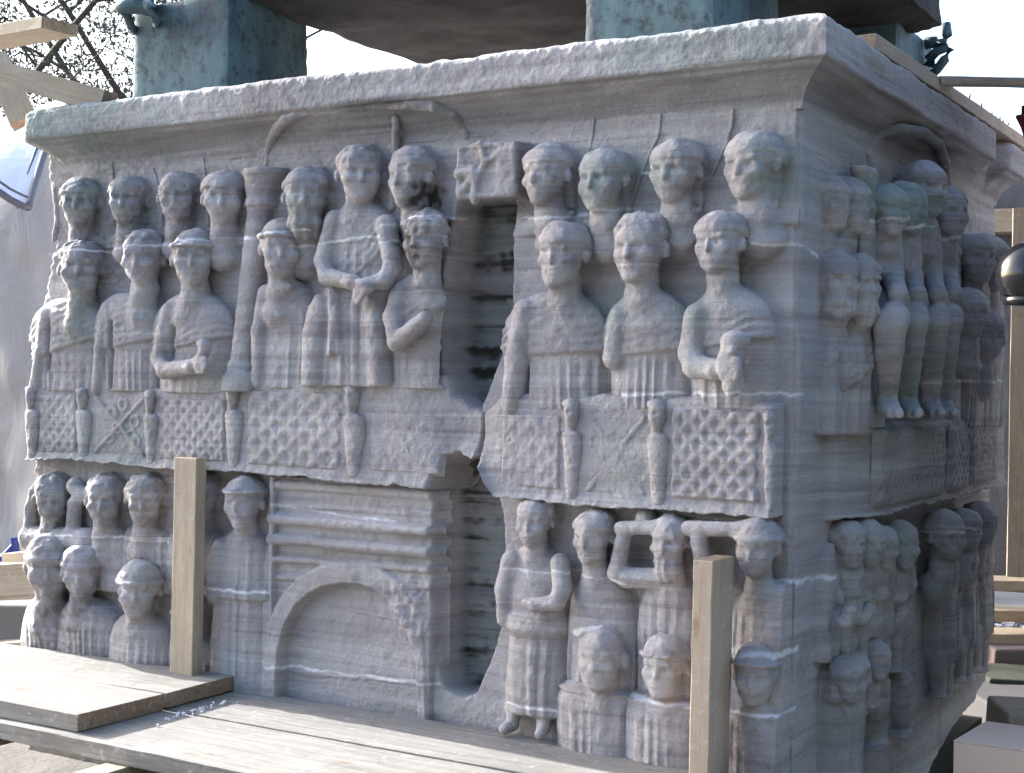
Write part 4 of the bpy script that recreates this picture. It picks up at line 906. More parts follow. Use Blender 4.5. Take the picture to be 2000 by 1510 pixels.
# --- right side, lower tier
for i, (cx, cy, h, al, y1, sty, wcx) in enumerate([(1655, 1065, 90, 40, 1280, 'veil', .07), (1690, 1062, 92, 46, 1300, 'cap', .10), (1720, 1070, 80, 42, 1300, 'cap', .12), (1757, 1066, 88, 46, 1300, 'cap', .12), (1845, 1048, 92, 48, 1352, 'cap', .14), (1884, 1036, 78, 42, 1320, 'cap', .13), (1914, 1022, 78, 46, 1300, 'cap', .13)]):
    hw = 20 if cx < 1800 else 17
    figure(RI, (cx, cy, h, al, sty, .25), [([(cx - 2, cy + 42, hw * .4, .0, .05), (cx - 2, cy + 56, hw * .8, .0, .07), (cx - 2, cy + 80, hw * .98, .0, .085), (cx - 2, cy + 140, hw * 1.02, .0, .09), (cx - 2, y1 - 80, hw * .98, .0, .095), (cx - 2, y1 - 60, hw * .9, .0, .085)], both(vfolds(.010, .055, None, i), toga(ru(cx - hw, cy + 150), ru(cx + hw, cy + 90), .012), lambda U, V, W, c=ru(cx + 8, cy + 100)[0]: -.02 * np.exp(-((U - c) / .022) ** 2))), ([(cx - 8, y1 - 80, 8, .02, .05), (cx - 7, y1 - 40, 7, .03, .04), (cx - 7, y1, 5, .03, .035), (cx - 5, y1 + 14, 8, .05, .05)], None), ([(cx + 6, y1 - 80, 8, .02, .05), (cx + 6, y1 - 40, 7, .03, .04), (cx + 6, y1, 5, .03, .035), (cx + 8, y1 + 14, 8, .05, .05)], None)], [[(cx - 8, cy + 150, .085, .026), (cx + 6, cy + 128, .105, .022)], [(cx, cy + 26, wcx - .035, .05), (cx - 1, cy + 56, wcx * .55, .058), (cx - 2, cy + 90, .03, .06)]], wc=wcx - .02, st=.0068, seed=130 + i)
figure(RI, None, [([(1622, 1060, 4, .0, .03), (1620, 1090, 8, .0, .035), (1622, 1150, 14, .0, .04), (1618, 1240, 18, .0, .045), (1616, 1290, 20, .0, .04)], vfolds(.009, .06)), ([(1650, 1270, 16, .0, .05), (1650, 1300, 24, .0, .09), (1650, 1390, 26, .0, .11), (1648, 1420, 27, .0, .10), (1646, 1540, 25, .0, .10)], both(vfolds(.010, .07), toga(ru(1620, 1400), ru(1690, 1330), .02)))],
       [], st=.007, label='worn carved drapery near the corner')
figure(RI, None, [([(1706, 1300, 12, .0, .04), (1708, 1330, 17, .0, .08), (1712, 1380, 16, .02, .07), (1714, 1440, 11, .02, .05), (1716, 1462, 13, .03, .07)], vfolds(.008, .06, None, 2))], [], st=.007)
figure(RI, None, [([(1758, 1300, 9, .0, .04), (1760, 1330, 14, .0, .07), (1764, 1370, 12, .01, .06), (1766, 1420, 8, .01, .04), (1768, 1440, 10, .03, .06)], vfolds(.008, .06, None, 4))], [], st=.007)
for i, (cx, cy, h, al) in enumerate([(1652, 1330, 84, 40), (1706, 1290, 78, 44)]):
    figure(RI, (cx, cy, h, al, 'cap', .7), [], [[(cx, cy + 20, .06, .05), (cx - 2, cy + 60, .03, .06)]], wc=.075, st=.007, seed=150 + i)

# ------------------------------------------------------------------ obelisk and its bronze feet
def obelisk():
    root = empty('obelisk', (-1.44, 1.25, 2.93), 'dark granite foot of an obelisk standing on bronze blocks above the pedestal', 'obelisk')
    x0, x1, y0, y1, z0 = -2.76, -.12, .42, 2.12, 2.905
    n = 60; st_ = np.linspace(-1, 1, n)
    A, B = np.meshgrid(st_, st_, indexing='ij'); m = np.maximum(np.abs(A), np.abs(B))
    X = (x0 + x1) / 2 + A * (x1 - x0) / 2; Y = (y0 + y1) / 2 + B * (y1 - y0) / 2
    P = np.stack([X, Y, 0 * X], -1); Z = z0 + .05 * fbm(P, 3, 3) * .5 + .035 * sstep(.9, 1.0, np.maximum(np.abs(A) * 1.0, np.abs(B))) ** 2 + .06 * (1 - A) * .12
    X = X + .0; V = np.stack([X, Y, Z], -1)
    mk('underside', V.reshape(-1, 3), gridF(n, n, True), GRANITE, root)
    t = np.linspace(0, 1, 4 * n + 1)[:-1]; ring = []
    for k in range(n - 1): ring.append(V[k, 0])
    for k in range(n - 1): ring.append(V[n - 1, k])
    for k in range(n - 1, 0, -1): ring.append(V[k, n - 1])
    for k in range(n - 1, 0, -1): ring.append(V[0, k])
    ring = np.array(ring); lev = np.concatenate([np.linspace(0, .3, 12), np.linspace(.45, 3.4, 20)]); L = []
    for z in lev:
        r = ring.copy(); f = 1 - z * .012; r[:, 0] = -1.44 + (r[:, 0] + 1.44) * f; r[:, 1] = 1.27 + (r[:, 1] - 1.27) * f
        r[:, 2] = r[:, 2] * (1 - min(1, z / .3)) + (z0 + .1 + z) * min(1, z / .3) if z > 0 else r[:, 2]
        rr = r + (.01 * noise3(r, 9))[:, None] * (z > 0); L.append(np.concatenate([rr, rr[:1]]))
    L = np.array(L); mk('shaft', L.reshape(-1, 3), gridF(*L.shape[:2], True), GRANITE, root)
obelisk()
def bronze_block(x0, x1, y0, y1, z1, label, hooks):
    root = empty('bronze_block', ((x0 + x1) / 2, (y0 + y1) / 2, 2.447), label, 'bronze block', 'bronze blocks under the obelisk')
    n = 22; Fg = []; allV = []
    # rounded rough cube as a subdivided box
    lo = np.array([x0, y0, 2.44]); hi = np.array([x1, y1, z1]); Vs = []; Fs = []; off = 0
    for ax in range(3):
        for sgn in (0, 1):
            a, b = np.meshgrid(np.linspace(0, 1, n), np.linspace(0, 1, n), indexing='ij'); p = np.zeros((n, n, 3))
            o1, o2 = (ax + 1) % 3, (ax + 2) % 3
            p[..., ax] = lo[ax] if sgn == 0 else hi[ax]; p[..., o1] = lo[o1] + (hi[o1] - lo[o1]) * a; p[..., o2] = lo[o2] + (hi[o2] - lo[o2]) * b
            c = (lo + hi) / 2; hh = (hi - lo) / 2; q_ = np.clip(p, lo + .02, hi - .02); d = p - q_; l = np.linalg.norm(d, axis=-1, keepdims=True) + 1e-9
            p = q_ + d / l * .02 + (.004 * noise3(p, 8) + .002 * noise3(p, 30))[..., None] * np.sign(p - c)
            Vs.append(p.reshape(-1, 3)); Fs.append(gridF(n, n, sgn == 0) + off); off += n * n
    mk('body', np.concatenate(Vs), np.concatenate(Fs), BRONZE, root)
    for pts, r in hooks:
        g = Geo(); g.tube(pts, r, 10); g.build('hook', BRONZE, root, smooth=True)
    return root
def L3(pl, pts): return [pl(*p) for p in pts]
bronze_block(-3.306, -2.725, .30, .85, 2.97, 'verdigris bronze block with a curled hook at the left end of the cornice',
    [([on_y(300, 12, .28), on_y(275, 8, .24), on_y(250, 12, .2), on_y(235, 14, .2), on_y(217, 14, .2)], [.05, .045, .035, .025, .008]), ([on_y(235, 16, .2), on_y(248, 30, .24), on_y(256, 52, .28), on_y(266, 62, .31)], [.022, .02, .02, .02]),
     ([on_y(285, 4, .24), on_y(296, 20, .2), on_y(304, 38, .24), on_y(306, 48, .31)], [.024, .022, .02, .018])])
bronze_block(-.964, -.439, .30, .94, 2.93, 'verdigris bronze block right of centre on the cornice, plain faced', [])
bronze_block(-.80, -.25, 1.87, 2.47, 2.93, 'dark bronze block with forked hooks at the far right corner', 
    [([on_y(1815, 130, 2.3), on_y(1832, 84, 2.3), on_y(1846, 84, 2.3), on_y(1850, 70, 2.3), on_y(1848, 45, 2.3)], [.03, .028, .026, .024, .02]), ([on_y(1808, 84, 2.3), on_y(1830, 82, 2.3)], [.03, .026]),
     ([on_y(1812, 118, 2.3), on_y(1830, 100, 2.3), on_y(1852, 92, 2.3)], [.024, .022, .02]), ([on_y(1856, 94, 2.3), on_y(1846, 115, 2.3), on_y(1830, 136, 2.3), on_y(1818, 148, 2.3)], [.022, .022, .022, .02])])
g = Geo(); p = on_y(1492, 22, .12); g.box((p.x - .06, .10, 2.452), (p.x + .05, .13, 2.475)); tag(g.build('red_strip', plain('red_paint', (.5, .05, .05), .5), bevel=.004), 'small red strip lying on the cornice top near the right bronze block', 'strip')

# ------------------------------------------------------------------ timber
def plank(name, a, b, wid, thk, mat, label, cat='plank', up=(0, 0, 1), ends=True, bev=.003, side=0.0, group=None, parent=None):
    """board from a to b (centre line of its top face), local x along it"""
    a = Vector(a); b = Vector(b); X = (b - a); L = X.length; X.normalize(); Zu = Vector(up); Y = Zu.cross(X).normalized(); Zu = X.cross(Y)
    n = max(8, int(L / .12)); V = []; Fc = []
    for i in range(n + 1):
        x = -L / 2 + L * i / n
        for (y, z) in ((-wid / 2, 0), (wid / 2, 0), (wid / 2, -thk), (-wid / 2, -thk)):
            j = .0016
            V.append((x, y + random.uniform(-j, j), z + random.uniform(-j, j) * .6))
    for i in range(n):
        for k in range(4): Fc.append((i * 4 + k, (i + 1) * 4 + k, (i + 1) * 4 + (k + 1) % 4, i * 4 + (k + 1) % 4))
    Fc += [(0, 1, 2, 3), (n * 4 + 3, n * 4 + 2, n * 4 + 1, n * 4)]
    me = bpy.data.meshes.new(name); me.from_pydata(V, [], Fc); me.materials.append(mat); me.materials.append(W_END)
    if ends: me.polygons[-1].material_index = 1; me.polygons[-2].material_index = 1
    me.update(); o = bpy.data.objects.new(name, me); COL.objects.link(o)
    m = Matrix((X, Y, Zu)).transposed().to_4x4(); m.translation = (a + b) / 2; o.matrix_world = m; LOC[o.name] = (a + b) / 2
    bm = o.modifiers.new('bevel', 'BEVEL'); bm.width = bev; bm.segments = 2; bm.limit_method = 'ANGLE'; bm.angle_limit = R(50)
    if label: tag(o, label, cat, group)
    return o
plank('scaffold_plank', (-4.6, -.245, .033), (.12, -.235, .03), .42, .05, W_DECK, 'long grey scaffold plank laid along the foot of the carved block, lower rear board')
plank('scaffold_plank', (-4.4, -.700, .033), (.12, -.715, .03), .485, .06, W_DECK, 'wide scaffold plank at the very front, sunlit along most of its length')
r0, r1 = on_z(0, 1256, .095), on_z(482, 1315, .095)
plank('scaffold_plank', (-4.9, -.40, .093), (-2.285, -.262, .095), .40, .058, W_DECK, 'short grey plank on top of the deck, rear one, its sawn end nearer the arch')
plank('scaffold_plank', (-4.7, -.72, .094), (-2.272, -.690, .096), .42, .062, W_DECK, 'short plank on top of the deck, front one, with a brown sawn end')
def post(px_l, px_m, px_r, ytop, y, zb_, label, mat, lean=0):
    a = on_y(px_l, ytop, y); b = on_y(px_m, ytop, y); c = on_x(px_r, ytop, b.x); dpt = c.y - y
    top = a.z; o = plank('timber_post', ((a.x + b.x) / 2 - .008, y, zb_), ((a.x + b.x) / 2, y, top), b.x - a.x, dpt, mat, label, 'post', up=(0, -1, 0), bev=.003)
    return o
post(341, 384, 404, 893, -.17, -.3, 'short upright timber post behind the upper plank, hiding part of the left figures', W_RAW)
post(1354, 1392, 1434, 1093, -.30, -.4, 'upright square timber post in front of the musicians on the right', W_PINK)
# supports and litter under the deck
plank('timber_joist', (-2.02, -1.9, -.03), (-2.02, .0, -.03), .10, .16, W_RAW, 'pale joist under the planks at the lower left corner', 'joist')
plank('timber_joist', (-3.1, -1.5, -.03), (-3.1, .0, -.03), .10, .16, W_RAW, 'pale joist under the deck farther left than the corner one', 'joist')
plank('timber_joist', (-.3, -1.2, -.03), (-.3, -.02, -.03), .10, .14, W_RAW, 'hidden joist under the planks beneath the right post', 'joist')
t = NT('black_plastic'); pos = t.n('ShaderNodeNewGeometry').outputs['Position']
nn = t.noise(t.scale(pos, (30, 30, 30)), 1, 4, .6); BLK = t.out(t.ramp(nn, [(.62, (.008, .008, .012)), (.70, (.35, .35, .4))]), .25, t.bump(t.noise(pos, 14, 4), 1, .04), spec=.5)
gx, gy = np.meshgrid(np.linspace(-2.6, -.6, 60), np.linspace(-1.5, -.1, 40), indexing='ij')
Ps = np.stack([gx, gy, -.30 + .05 * fbm(np.stack([gx, gy, gx * 0], -1), 5, 3)], -1); tag(mk('black_sheet', Ps.reshape(-1, 3), gridF(*gx.shape), BLK), 'crumpled black plastic sheet with white specks under the front plank', 'plastic sheet')
# marble chips along the plank end
g = Geo()
for i in range(46):
    f = random.random(); px = 300 + 165 * f; py = 1408 - (px - 300) * .29 + random.gauss(4, 2.5)
    if 325 < px < 420 or random.random() < .35:
        p = on_z(px, py, .037); s_ = random.choice([.002, .003, .004, .006]); g.box(p - Vector((s_, s_ * .7, .004)), p + Vector((s_, s_ * .7, s_ * .8)), s_ * .35)
tag(g.build('marble_chips', plain('chip_white', (.75, .75, .8), .8), kind='stuff'), 'white chips of stone scattered along the sawn plank ends', 'chips')
# timbers at the top left
plank('timber_beam', at_d(-160, 92, 7.4), at_d(118, 40, 6.7), .20, .055, W_RAW, 'pale board jutting across the treetops at upper left, topmost of three', 'beam')
a_ = on_z(-190, 70, 2.60); b_ = on_z(222, 184, 2.53)
plank('timber_beam', at_d(-200, 62, 6.6), on_y(218, 180, -.02), .10, .10, W_RAW, 'brown timber resting its end on the left of the cornice', 'beam')
plank('timber_beam', at_d(-14, 110, 7.6), at_d(44, 232, 7.4), .14, .06, W_RAW, 'short slanting board behind the left corner of the cornice', 'beam', up=(.6, -.8, .1))
# board on the right edge of the cornice
e0, e1 = on_x(1700, 82, .10), on_x(2060, 310, .10)
plank('cornice_board', (.045, .42, 2.495), (.045, 4.4, 2.53), .13, .055, W_PINK, 'long board laid along the right edge of the cornice top', 'plank')
plank('timber_batten', on_x(1826, 150, .09), at_d(2120, 156, 6.2), .06, .034, W_PINK, 'thin batten running off to the right against the white sky', 'batten')
g = Geo()
for i in range(7):
    y = 1.75 + random.random() * .75; p = Vector((.09, y, 2.505)); d = Vector((random.uniform(-.02, .02), random.uniform(-.05, .08), random.uniform(.02, .045)))
    g.tube([p, p + d * .6, p + d], [.002, .004, .001], 5)
tag(g.build('weed_sprigs', LEAF, kind='stuff'), 'dry weed sprigs growing on top of the right cornice', 'weeds')

# ------------------------------------------------------------------ right hand surroundings
def sheet(name, px0, px1, py0, py1, d0, d1, mat, label, cat, amp=.05, n=40, m=60, kind=None, thick=0):
    s, t_ = np.meshgrid(np.linspace(0, 1, n), np.linspace(0, 1, m), indexing='ij')
    A = at_d(px0, py0, d0); B = at_d(px1, py0, d1); A2 = at_d(px0, py1, d0)
    hz = (A.z - A2.z)
    X = A.x + (B.x - A.x) * s; Y = A.y + (B.y - A.y) * s; Z = A.z - hz * t_
    P = np.stack([X, Y, Z], -1); nrm = np.array([-(B.y - A.y), B.x - A.x, 0]); nrm /= np.linalg.norm(nrm)
    P = P + (amp * (fbm(P, (1.6, 1.6, .7), 3) + .3 * noise3(P, 5)))[..., None] * nrm
    return tag(mk(name, P.reshape(-1, 3), gridF(n, m), mat, kind=kind), label, cat)
PLAST = NT('clear_plastic'); PLAST.b.inputs['Transmission Weight'].default_value = 0
PLAST = cloth('grey_plastic', (.15, .16, .18), .6)
def scaffold_sheet():                                    # hangs behind the far end; unseen return added to shade the right face
    pl = [(-1.4, 4.55), (-.6, 4.66), (-.1, 4.74), (.2, 4.6), (.7, 3.6), (.95, 2.85), (.95, 1.5), (1.0, .7)]
    seg = [0.0]
    for (a0, b0), (a1, b1) in zip(pl[:-1], pl[1:]): seg.append(seg[-1] + math.hypot(a1 - a0, b1 - b0))
    q = np.linspace(0, seg[-1], 110); X = np.interp(q, seg, [p[0] for p in pl])[:, None]; Y = np.interp(q, seg, [p[1] for p in pl])[:, None]
    z1 = np.interp(q, seg, [2.62] * 4 + [2.9, 3.3, 3.3, 3.3])[:, None]; t_ = np.linspace(0, 1, 70)[None]; Z = z1 + (.06 - z1) * t_
    X = X + 0 * Z; Y = Y + 0 * Z; P = np.stack([X, Y, Z], -1); f = .06 * (fbm(P, (1.6, 1.6, .7), 3) + .4 * noise3(P, 5) + .2 * noise3(P, 11))
    P[..., 0] += f * .8; P[..., 1] += f * .6
    tag(mk('plastic_sheet', P.reshape(-1, 3), gridF(*P.shape[:2]), PLAST), 'wrinkled grey plastic sheet hung behind the right end, with an unseen return added for shade', 'sheet')
scaffold_sheet()
plank('cross_timber', at_d(1884, 412, 8.9), at_d(2100, 408, 8.6), .14, .14, W_RAW, 'yellowish horizontal frame timber above the grey plastic sheet', 'beam')
def wpost(name, x0, x1, y0, y1, d, thk, label):
    a = at_d(x0, y0, d); b = at_d(x1, y0, d); lo = at_d(x0, y1, d).z; wid = (b - a).length; c = (a + b) / 2
    fw = Vector((c.x - CAM[0], c.y - CAM[1], 0)).normalized(); return plank(name, (c.x, c.y, lo), (c.x, c.y, a.z), wid, thk, W_RAW, label, 'post', up=-fw)
wpost('timber_post', 1980, 2040, 405, 1128, 7.6, .02, 'tall pale timber upright at the right edge before the plastic sheet')
fwd = Vector((AX[0], AX[1], 0))
for y0, y1, d, lab in [(1132, 1152, 8.3, 'topmost pale board of the platform at the right edge'), (1190, 1212, 8.6, 'second board of the platform at the right edge, above the gravel'), (1236, 1262, 8.2, 'lowest board of the platform at the right edge, above the pink block')]:
    a = at_d(1860, y0, d); b = at_d(2120, y0 + 4, d); th = (y1 - y0) * d / F_PX
    plank('platform_board', a + fwd * .1, b + fwd * .1, .24, th, W_RAW, lab, 'plank')
def rough_block(name, x0, x1, y0, y1, d, dep, mat, label):
    a = at_d(x0, y1, d); Xr = Vector((RT[0], RT[1], 0)); wd_ = (x1 - x0) * d / F_PX; h = (y1 - y0) * d / F_PX
    g = Geo(); m = Matrix((Xr, fwd, Vector((0, 0, 1)))).transposed().to_4x4(); m.translation = a
    g.box((0, 0, 0), (wd_, dep, h), .008, m); return tag(g.build(name, mat, bevel=.015), label, 'stone block')
rough_block('stone_block', 1942, 2080, 1268, 1328, 8.0, .5, plain('pink_stone', (.15, .12, .12), .9, 20, .4), 'smooth pinkish stone block under the platform boards at the right edge')
rough_block('stone_block', 1934, 2080, 1328, 1376, 7.5, .5, plain('mossy_stone', (.055, .06, .045), .95, 25, .9, .5), 'mossy dark stone block at the right edge below the pink one')
rough_block('stone_block', 1928, 2080, 1376, 1480, 7.0, .6, plain('grey_stone', (.09, .085, .085), .9, 25, .5), 'low grey stone slab behind the cardboard box')
GRAV = plain('gravel_grey', (.22, .22, .23), .9, 120, .9, .4)
g = Geo()
for i in range(420):
    px = random.uniform(1900, 2060); d = random.uniform(9, 10.5); p = at_d(px, 1195, d); p.z = -.34 + random.uniform(0, .03); s_ = random.uniform(.012, .03)
    g.box(p - Vector((s_, s_, s_)), p + Vector((s_, s_, s_ * .7)), s_ * .4)
tag(g.build('gravel', GRAV, kind='stuff'), 'grey gravel between the platform boards at the right', 'gravel')
# cardboard box
CARD = plain('cardboard', (.74, .55, .43), .85, 60, .12, .08)
c0 = on_z(1862, 1449, .10); c1 = on_z(1926, 1411, .10); c2 = on_z(2060, 1472, .10)
e1_ = c1 - c0; e2_ = c2 - c0; e2_ = e2_ - e1_ * (e2_.dot(e1_) / e1_.dot(e1_)) * .6
box = empty('cardboard_box', (c0 + (e1_ + e2_) / 2) + Vector((0, 0, -.50)), 'closed brown cardboard box on the deck at the lower right corner', 'box')
def quadbox(P, h, name, mat, par, bev=.004):
    g = Geo(); g.add([p + Vector((0, 0, -h)) for p in P] + list(P), [(3, 2, 1, 0), (4, 5, 6, 7), (0, 1, 5, 4), (1, 2, 6, 5), (2, 3, 7, 6), (3, 0, 4, 7)]); return g.build(name, mat, par, bevel=bev)
quadbox([c0, c0 + e2_, c0 + e2_ + e1_, c0 + e1_], .50, 'carton', CARD, box)
up_ = Vector((0, 0, .005)); quadbox([c0 + up_, c0 + e2_ + up_, c0 + e2_ + e1_ * .485 + up_, c0 + e1_ * .485 + up_], .004, 'lid_flap', CARD, box, .001)
quadbox([c0 + e1_ * .5 + up_, c0 + e2_ + e1_ * .5 + up_, c0 + e2_ + e1_ + up_, c0 + e1_ + up_], .004, 'lid_flap', CARD, box, .001)
rough_block('wood_block', 1972, 2060, 1392, 1470, 5.6, .3, W_RAW, 'small pale wooden block behind the cardboard box')
plank('scaffold_plank', (.42, -.4, -.42), (.42, 3.6, -.42), .75, .05, W_DECK, 'pale plank on the ground beneath the right face, under the cardboard box')
# black lamp head hanging in from the right
lamp = empty('work_lamp', at_d(1990, 540, 3.4), 'glossy black round lamp head entering at the right edge', 'lamp')
BL = plain('black_enamel', (.008, .008, .01), .15, 30, .02, .1, .5); g = Geo(); rr = 68 * 3.4 / F_PX
g.lathe([(rr * math.sin(a), rr * math.cos(a)) for a in np.linspace(.02, 2.3, 20)], at_d(2016, 538, 3.4), 32, Matrix.Rotation(R(8), 3, 'Y')); o = g.build('shade', BL, lamp, smooth=True)
g = Geo(); g.lathe([(rr * .76, -.0), (rr * .80, -.006), (rr * .78, -.016), (rr * .1, -.02)], at_d(2016, 538, 3.4) + Vector((0, 0, -rr * .64)), 32); g.build('rim', BL, lamp, smooth=True)
g = Geo(); c = at_d(2016, 538, 3.4); g.tube([c + Vector((0, 0, rr * .9)), c + Vector((.05, .03, rr * 1.3)), c + Vector((.3, .18, rr * 1.5))], .012, 8); g.build('arm', BL, lamp, smooth=True)
# red hopper with a black spout
hop = empty('red_hopper', at_d(2000, 235, 6.0), 'red funnel shaped hopper with a black collar at the right edge', 'hopper')
g = Geo(); s_ = 6.0 / F_PX; g.lathe([(3 * s_, -40 * s_), (12 * s_, -10 * s_), (21 * s_, 8 * s_), (22 * s_, 12 * s_), (8 * s_, 13 * s_)], at_d(2006, 238, 6.0), 16); g.build('funnel', plain('hopper_red', (.22, .035, .035), .5), hop, smooth=False)
g = Geo(); g.lathe([(9 * s_, 0), (9 * s_, 18 * s_), (0, 18.5 * s_)], at_d(2004, 225, 6.0), 16); g.build('collar', BL, hop)

# ------------------------------------------------------------------ left hand surroundings
GREYC = cloth('grey_canvas', (.37, .35, .345), .5)
WHITEC = cloth('white_canvas', (.74, .74, .78), .25)
sheet('canvas_curtain', -330, 240, 300, 1052, 11.5, 10.2, GREYC, 'grey canvas wall hanging at the left behind the block', 'canvas', .10, 60, 60)
def flap():                                              # white awning with a dark piped edge
    root = empty('white_awning', at_d(20, 300, 8.6), 'white canvas awning flap with a dark piped hem at the left edge', 'awning')
    edge = [(76, 316), (66, 322), (58, 345), (54, 370), (52, 392), (50, 406)]; low = [(50, 406), (34, 398), (14, 384), (-10, 366), (-60, 340), (-120, 320)]
    n = 26; s, t_ = np.meshgrid(np.linspace(0, 1, n), np.linspace(0, 1, n), indexing='ij')
    topx = -160 + 290 * s; topy = 282 - 92 * s; lowx = -160 + 215 * s; lowy = np.interp(lowx, [-160, -60, 0, 20, 52], [310, 340, 376, 390, 406])
    P = np.zeros((n, n, 3))
    for i in range(n):
        for j in range(n):
            k = t_[i, j]; bow = 18 * math.sin(k * 3.1416) * s[i, j]
            P[i, j] = at_d(topx[i, j] * (1 - k) + lowx[i, j] * k - bow * .3, topy[i, j] * (1 - k) + lowy[i, j] * k, 9.4 - 1.2 * k)
    mk('canvas', P.reshape(-1, 3), gridF(n, n), WHITEC, root)
    TR = plain('dark_piping', (.12, .12, .14), .6); g = Geo(); g.tube([P[-1, j] for j in range(6, n)], .022, 6); g.tube([P[i, -1] for i in range(n)], .022, 6)
    g.tube([P[-1, j] + np.array([-.05, -.03, 0]) for j in range(8, n)], .008, 6); g.tube([P[i, -1] + np.array([0, 0, .06]) for i in range(n)], .008, 6); g.build('hem', TR, root, smooth=True)
flap()
g = Geo()
a = at_d(-30, 1125, 9.6); b = at_d(30, 1062, 9.6); c = at_d(36, 1110, 9.6); g.tube([a, b], .018, 8); g.tube([at_d(27, 1050, 9.6), c], .026, 8)
tag(g.build('blue_brace', plain('blue_steel', (.03, .05, .22), .4)), 'dark blue steel brace under the grey canvas at the left edge', 'brace')
sheet('white_hoarding', -200, 140, 1050, 1112, 14, 13.5, plain('hoarding_white', (.8, .8, .82), .6, 8, .1, .05), 'white board far behind the blue brace', 'hoarding', .0, 6, 6)
for x0, y0, x1, y1, wd_, th, lab, m in [(-200, 1115, 90, 1094, .22, .19, 'thick squared timber in the stack at the left edge', W_RAW), (-200, 1166, 90, 1154, .2, .035, 'thin board beneath the thick timber at the left edge', W_RAW), (30, 1078, 110, 1075, .2, .085, 'cut timber end under the canvas, next to the blue brace', W_RAW), (-150, 1262, 130, 1246, .16, .03, 'thin pale lath on the ground at the lower left', W_RAW)]:
    plank('stacked_timber', at_d(x0, y0, 8.8), at_d(x1, y1, 8.6), wd_, th, m, lab, 'timber')
rough_block('stone_block', -160, 70, 1178, 1250, 8.9, .5, plain('blue_grey_stone', (.20, .21, .23), .9, 20, .4), 'blue grey kerb stone below the timber stack at the left edge')

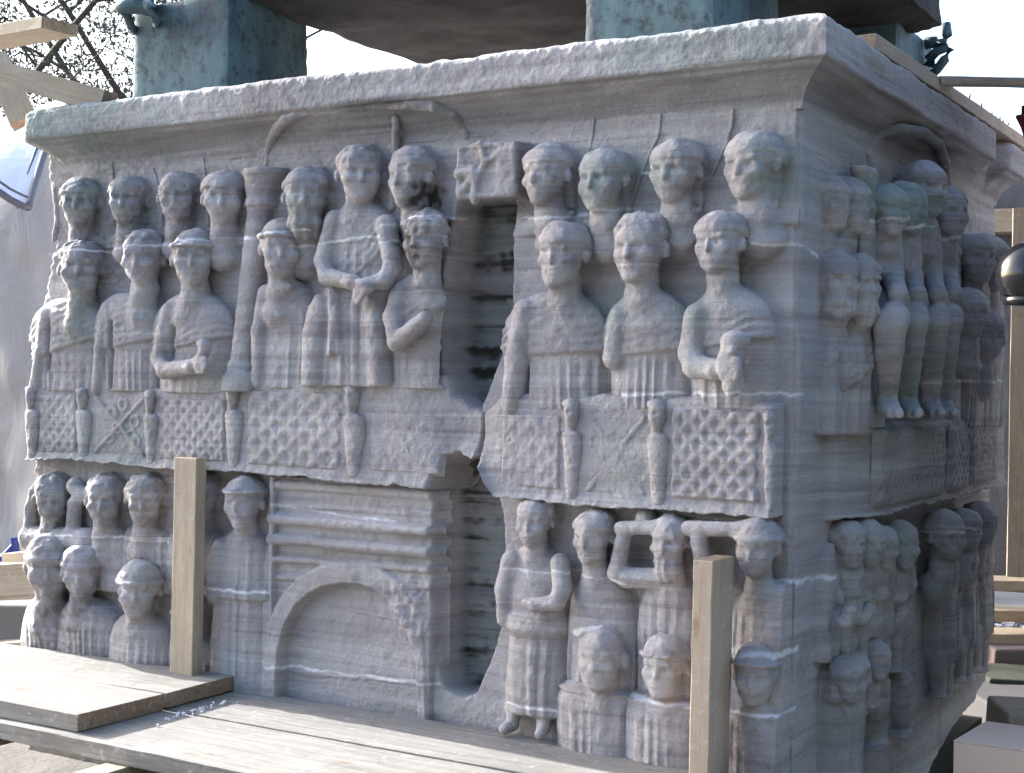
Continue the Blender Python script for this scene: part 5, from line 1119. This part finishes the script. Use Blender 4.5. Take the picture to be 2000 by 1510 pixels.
# ------------------------------------------------------------------ ground and trees
t = NT('paving'); pos = t.n('ShaderNodeNewGeometry').outputs['Position']
GRD = t.out(t.ramp(t.noise(pos, 2.2, 6, .6), [(.35, (.09, .085, .075)), (.65, (.17, .16, .145))]), .9, t.bump(t.noise(pos, 30, 4), .4, .02))
g = Geo(); g.add([(-600, -600, -.55), (600, -600, -.55), (600, 600, -.55), (-600, 600, -.55)], [(0, 1, 2, 3)]); tag(g.build('ground', GRD), kind='structure')
def tree(base, height, label, seed, leaves, spread=.75, trunk=.15, lsize=.038, bare=True, toward=None):
    rd = random.Random(seed); root = empty('bare_tree' if bare else 'leafy_tree', base, label, 'tree', None)
    tr = Geo(); br = Geo(); lf = Geo(); tips = []
    def grow(p, d, L, r, lev):
        pts = [p]; rad = [r]; q = p.copy(); dd = d.copy(); n = 5
        for i in range(n):
            jj = .05 if lev > 3 else .17; dd = (dd + Vector((rd.gauss(0, jj), rd.gauss(0, jj), rd.gauss(.05, .12)))).normalized(); q = q + dd * L / n; pts.append(q.copy()); rad.append(r * (1 - .5 * (i + 1) / n))
            if lev > 0 and i >= 1 and math.hypot(q.x - base[0], q.y - base[1]) < 3.0:
                for _ in range(1 if (lev > 2 or (bare and lev > 1)) else (3 if bare else 2)):
                    if rd.random() < (.95 if bare else .8):
                        a = rd.uniform(0, 6.283); side = Vector((math.cos(a), math.sin(a), rd.uniform(-.15, .7))).normalized(); grow(q.copy(), (dd * .5 + side * spread).normalized(), L * rd.uniform(.5, .72), max(.006, rad[-1] * .62), lev - 1)
            if lev <= 1: tips.append(q.copy())
        (tr if lev >= (5 if bare else 4) else br).tube(pts, rad, 7 if lev > 2 else 4, cap=False)
    grow(Vector(base), Vector((0, 0, 1)), height * .45, trunk, 5 if bare else 4)
    for p in tips:
        for _ in range(leaves):
            if rd.random() < .75:
                c = p + Vector((rd.gauss(0, .16), rd.gauss(0, .16), rd.gauss(0, .14))); u = Vector((rd.gauss(0, 1), rd.gauss(0, 1), rd.gauss(0, 1))).normalized(); v_ = u.orthogonal().normalized(); s_ = lsize * rd.uniform(.5, 1.1)
                lf.add([c - u * s_, c + v_ * s_ * .45, c + u * s_, c - v_ * s_ * .45], [(0, 1, 2, 3)])
    tr.build('trunk', BARK, root, smooth=True); br.build('branches', BARK, root, smooth=True)
    if lf.n: lf.build('crown', LEAF, root)
b1 = at_d(20, 600, 17.0); b1.z = -.55; b2 = at_d(130, 600, 21.0); b2.z = -.55; b4 = at_d(220, 600, 19.0); b4.z = -.55
tree(b4, 12.0, 'thin spring tree between the other two behind the cornice', 21, 1)
tree(b1, 11.5, 'sparse spring tree with thin twigs behind the left end of the cornice', 3, 1)
tree(b2, 14.5, 'sparse small leaved tree close to the left bronze block', 8, 1, lsize=.04)
b3 = at_d(6, 600, 26.0); b3.z = -.55
tree(b3, 9.0, 'dense green shrubby tree low behind the slanting board at the far left', 5, 9, lsize=.11, bare=False)

# unseen trees added behind the viewer to block light from the front right
def shade_trees():
    rd = np.random.default_rng(5); C_ = []
    for k in range(26):
        a = R(-92 + 102 * k / 25 + rd.uniform(-1, 1)); r_ = 15 + rd.uniform(-1.5, 3); C_.append((-1 + r_ * math.cos(a), r_ * math.sin(a), 5.0 + rd.uniform(-1, 1.5), rd.uniform(2.4, 3.2)))
    V = []; n = 0
    for (x, y, z, r_) in C_:
        m = 1500; d = rd.normal(size=(m, 3)); d /= np.linalg.norm(d, axis=1)[:, None]; p = np.array([x, y, z]) + d * (rd.random((m, 1)) ** .35) * np.array([r_, r_, 4.2])
        u = rd.normal(size=(m, 3)); u /= np.linalg.norm(u, axis=1)[:, None]; v_ = np.cross(u, rd.normal(size=(m, 3))); v_ /= np.linalg.norm(v_, axis=1)[:, None]; s_ = .26
        V.append(np.stack([p - u * s_, p + v_ * s_ * .7, p + u * s_, p - v_ * s_ * .7], 1).reshape(-1, 3))
    V = np.concatenate(V); tag(mk('shade_trees', V, np.arange(len(V)).reshape(-1, 4), LEAF, smooth=False, kind='stuff'), 'unseen leafy trees added behind the viewer to shade the block', 'trees')
shade_trees()
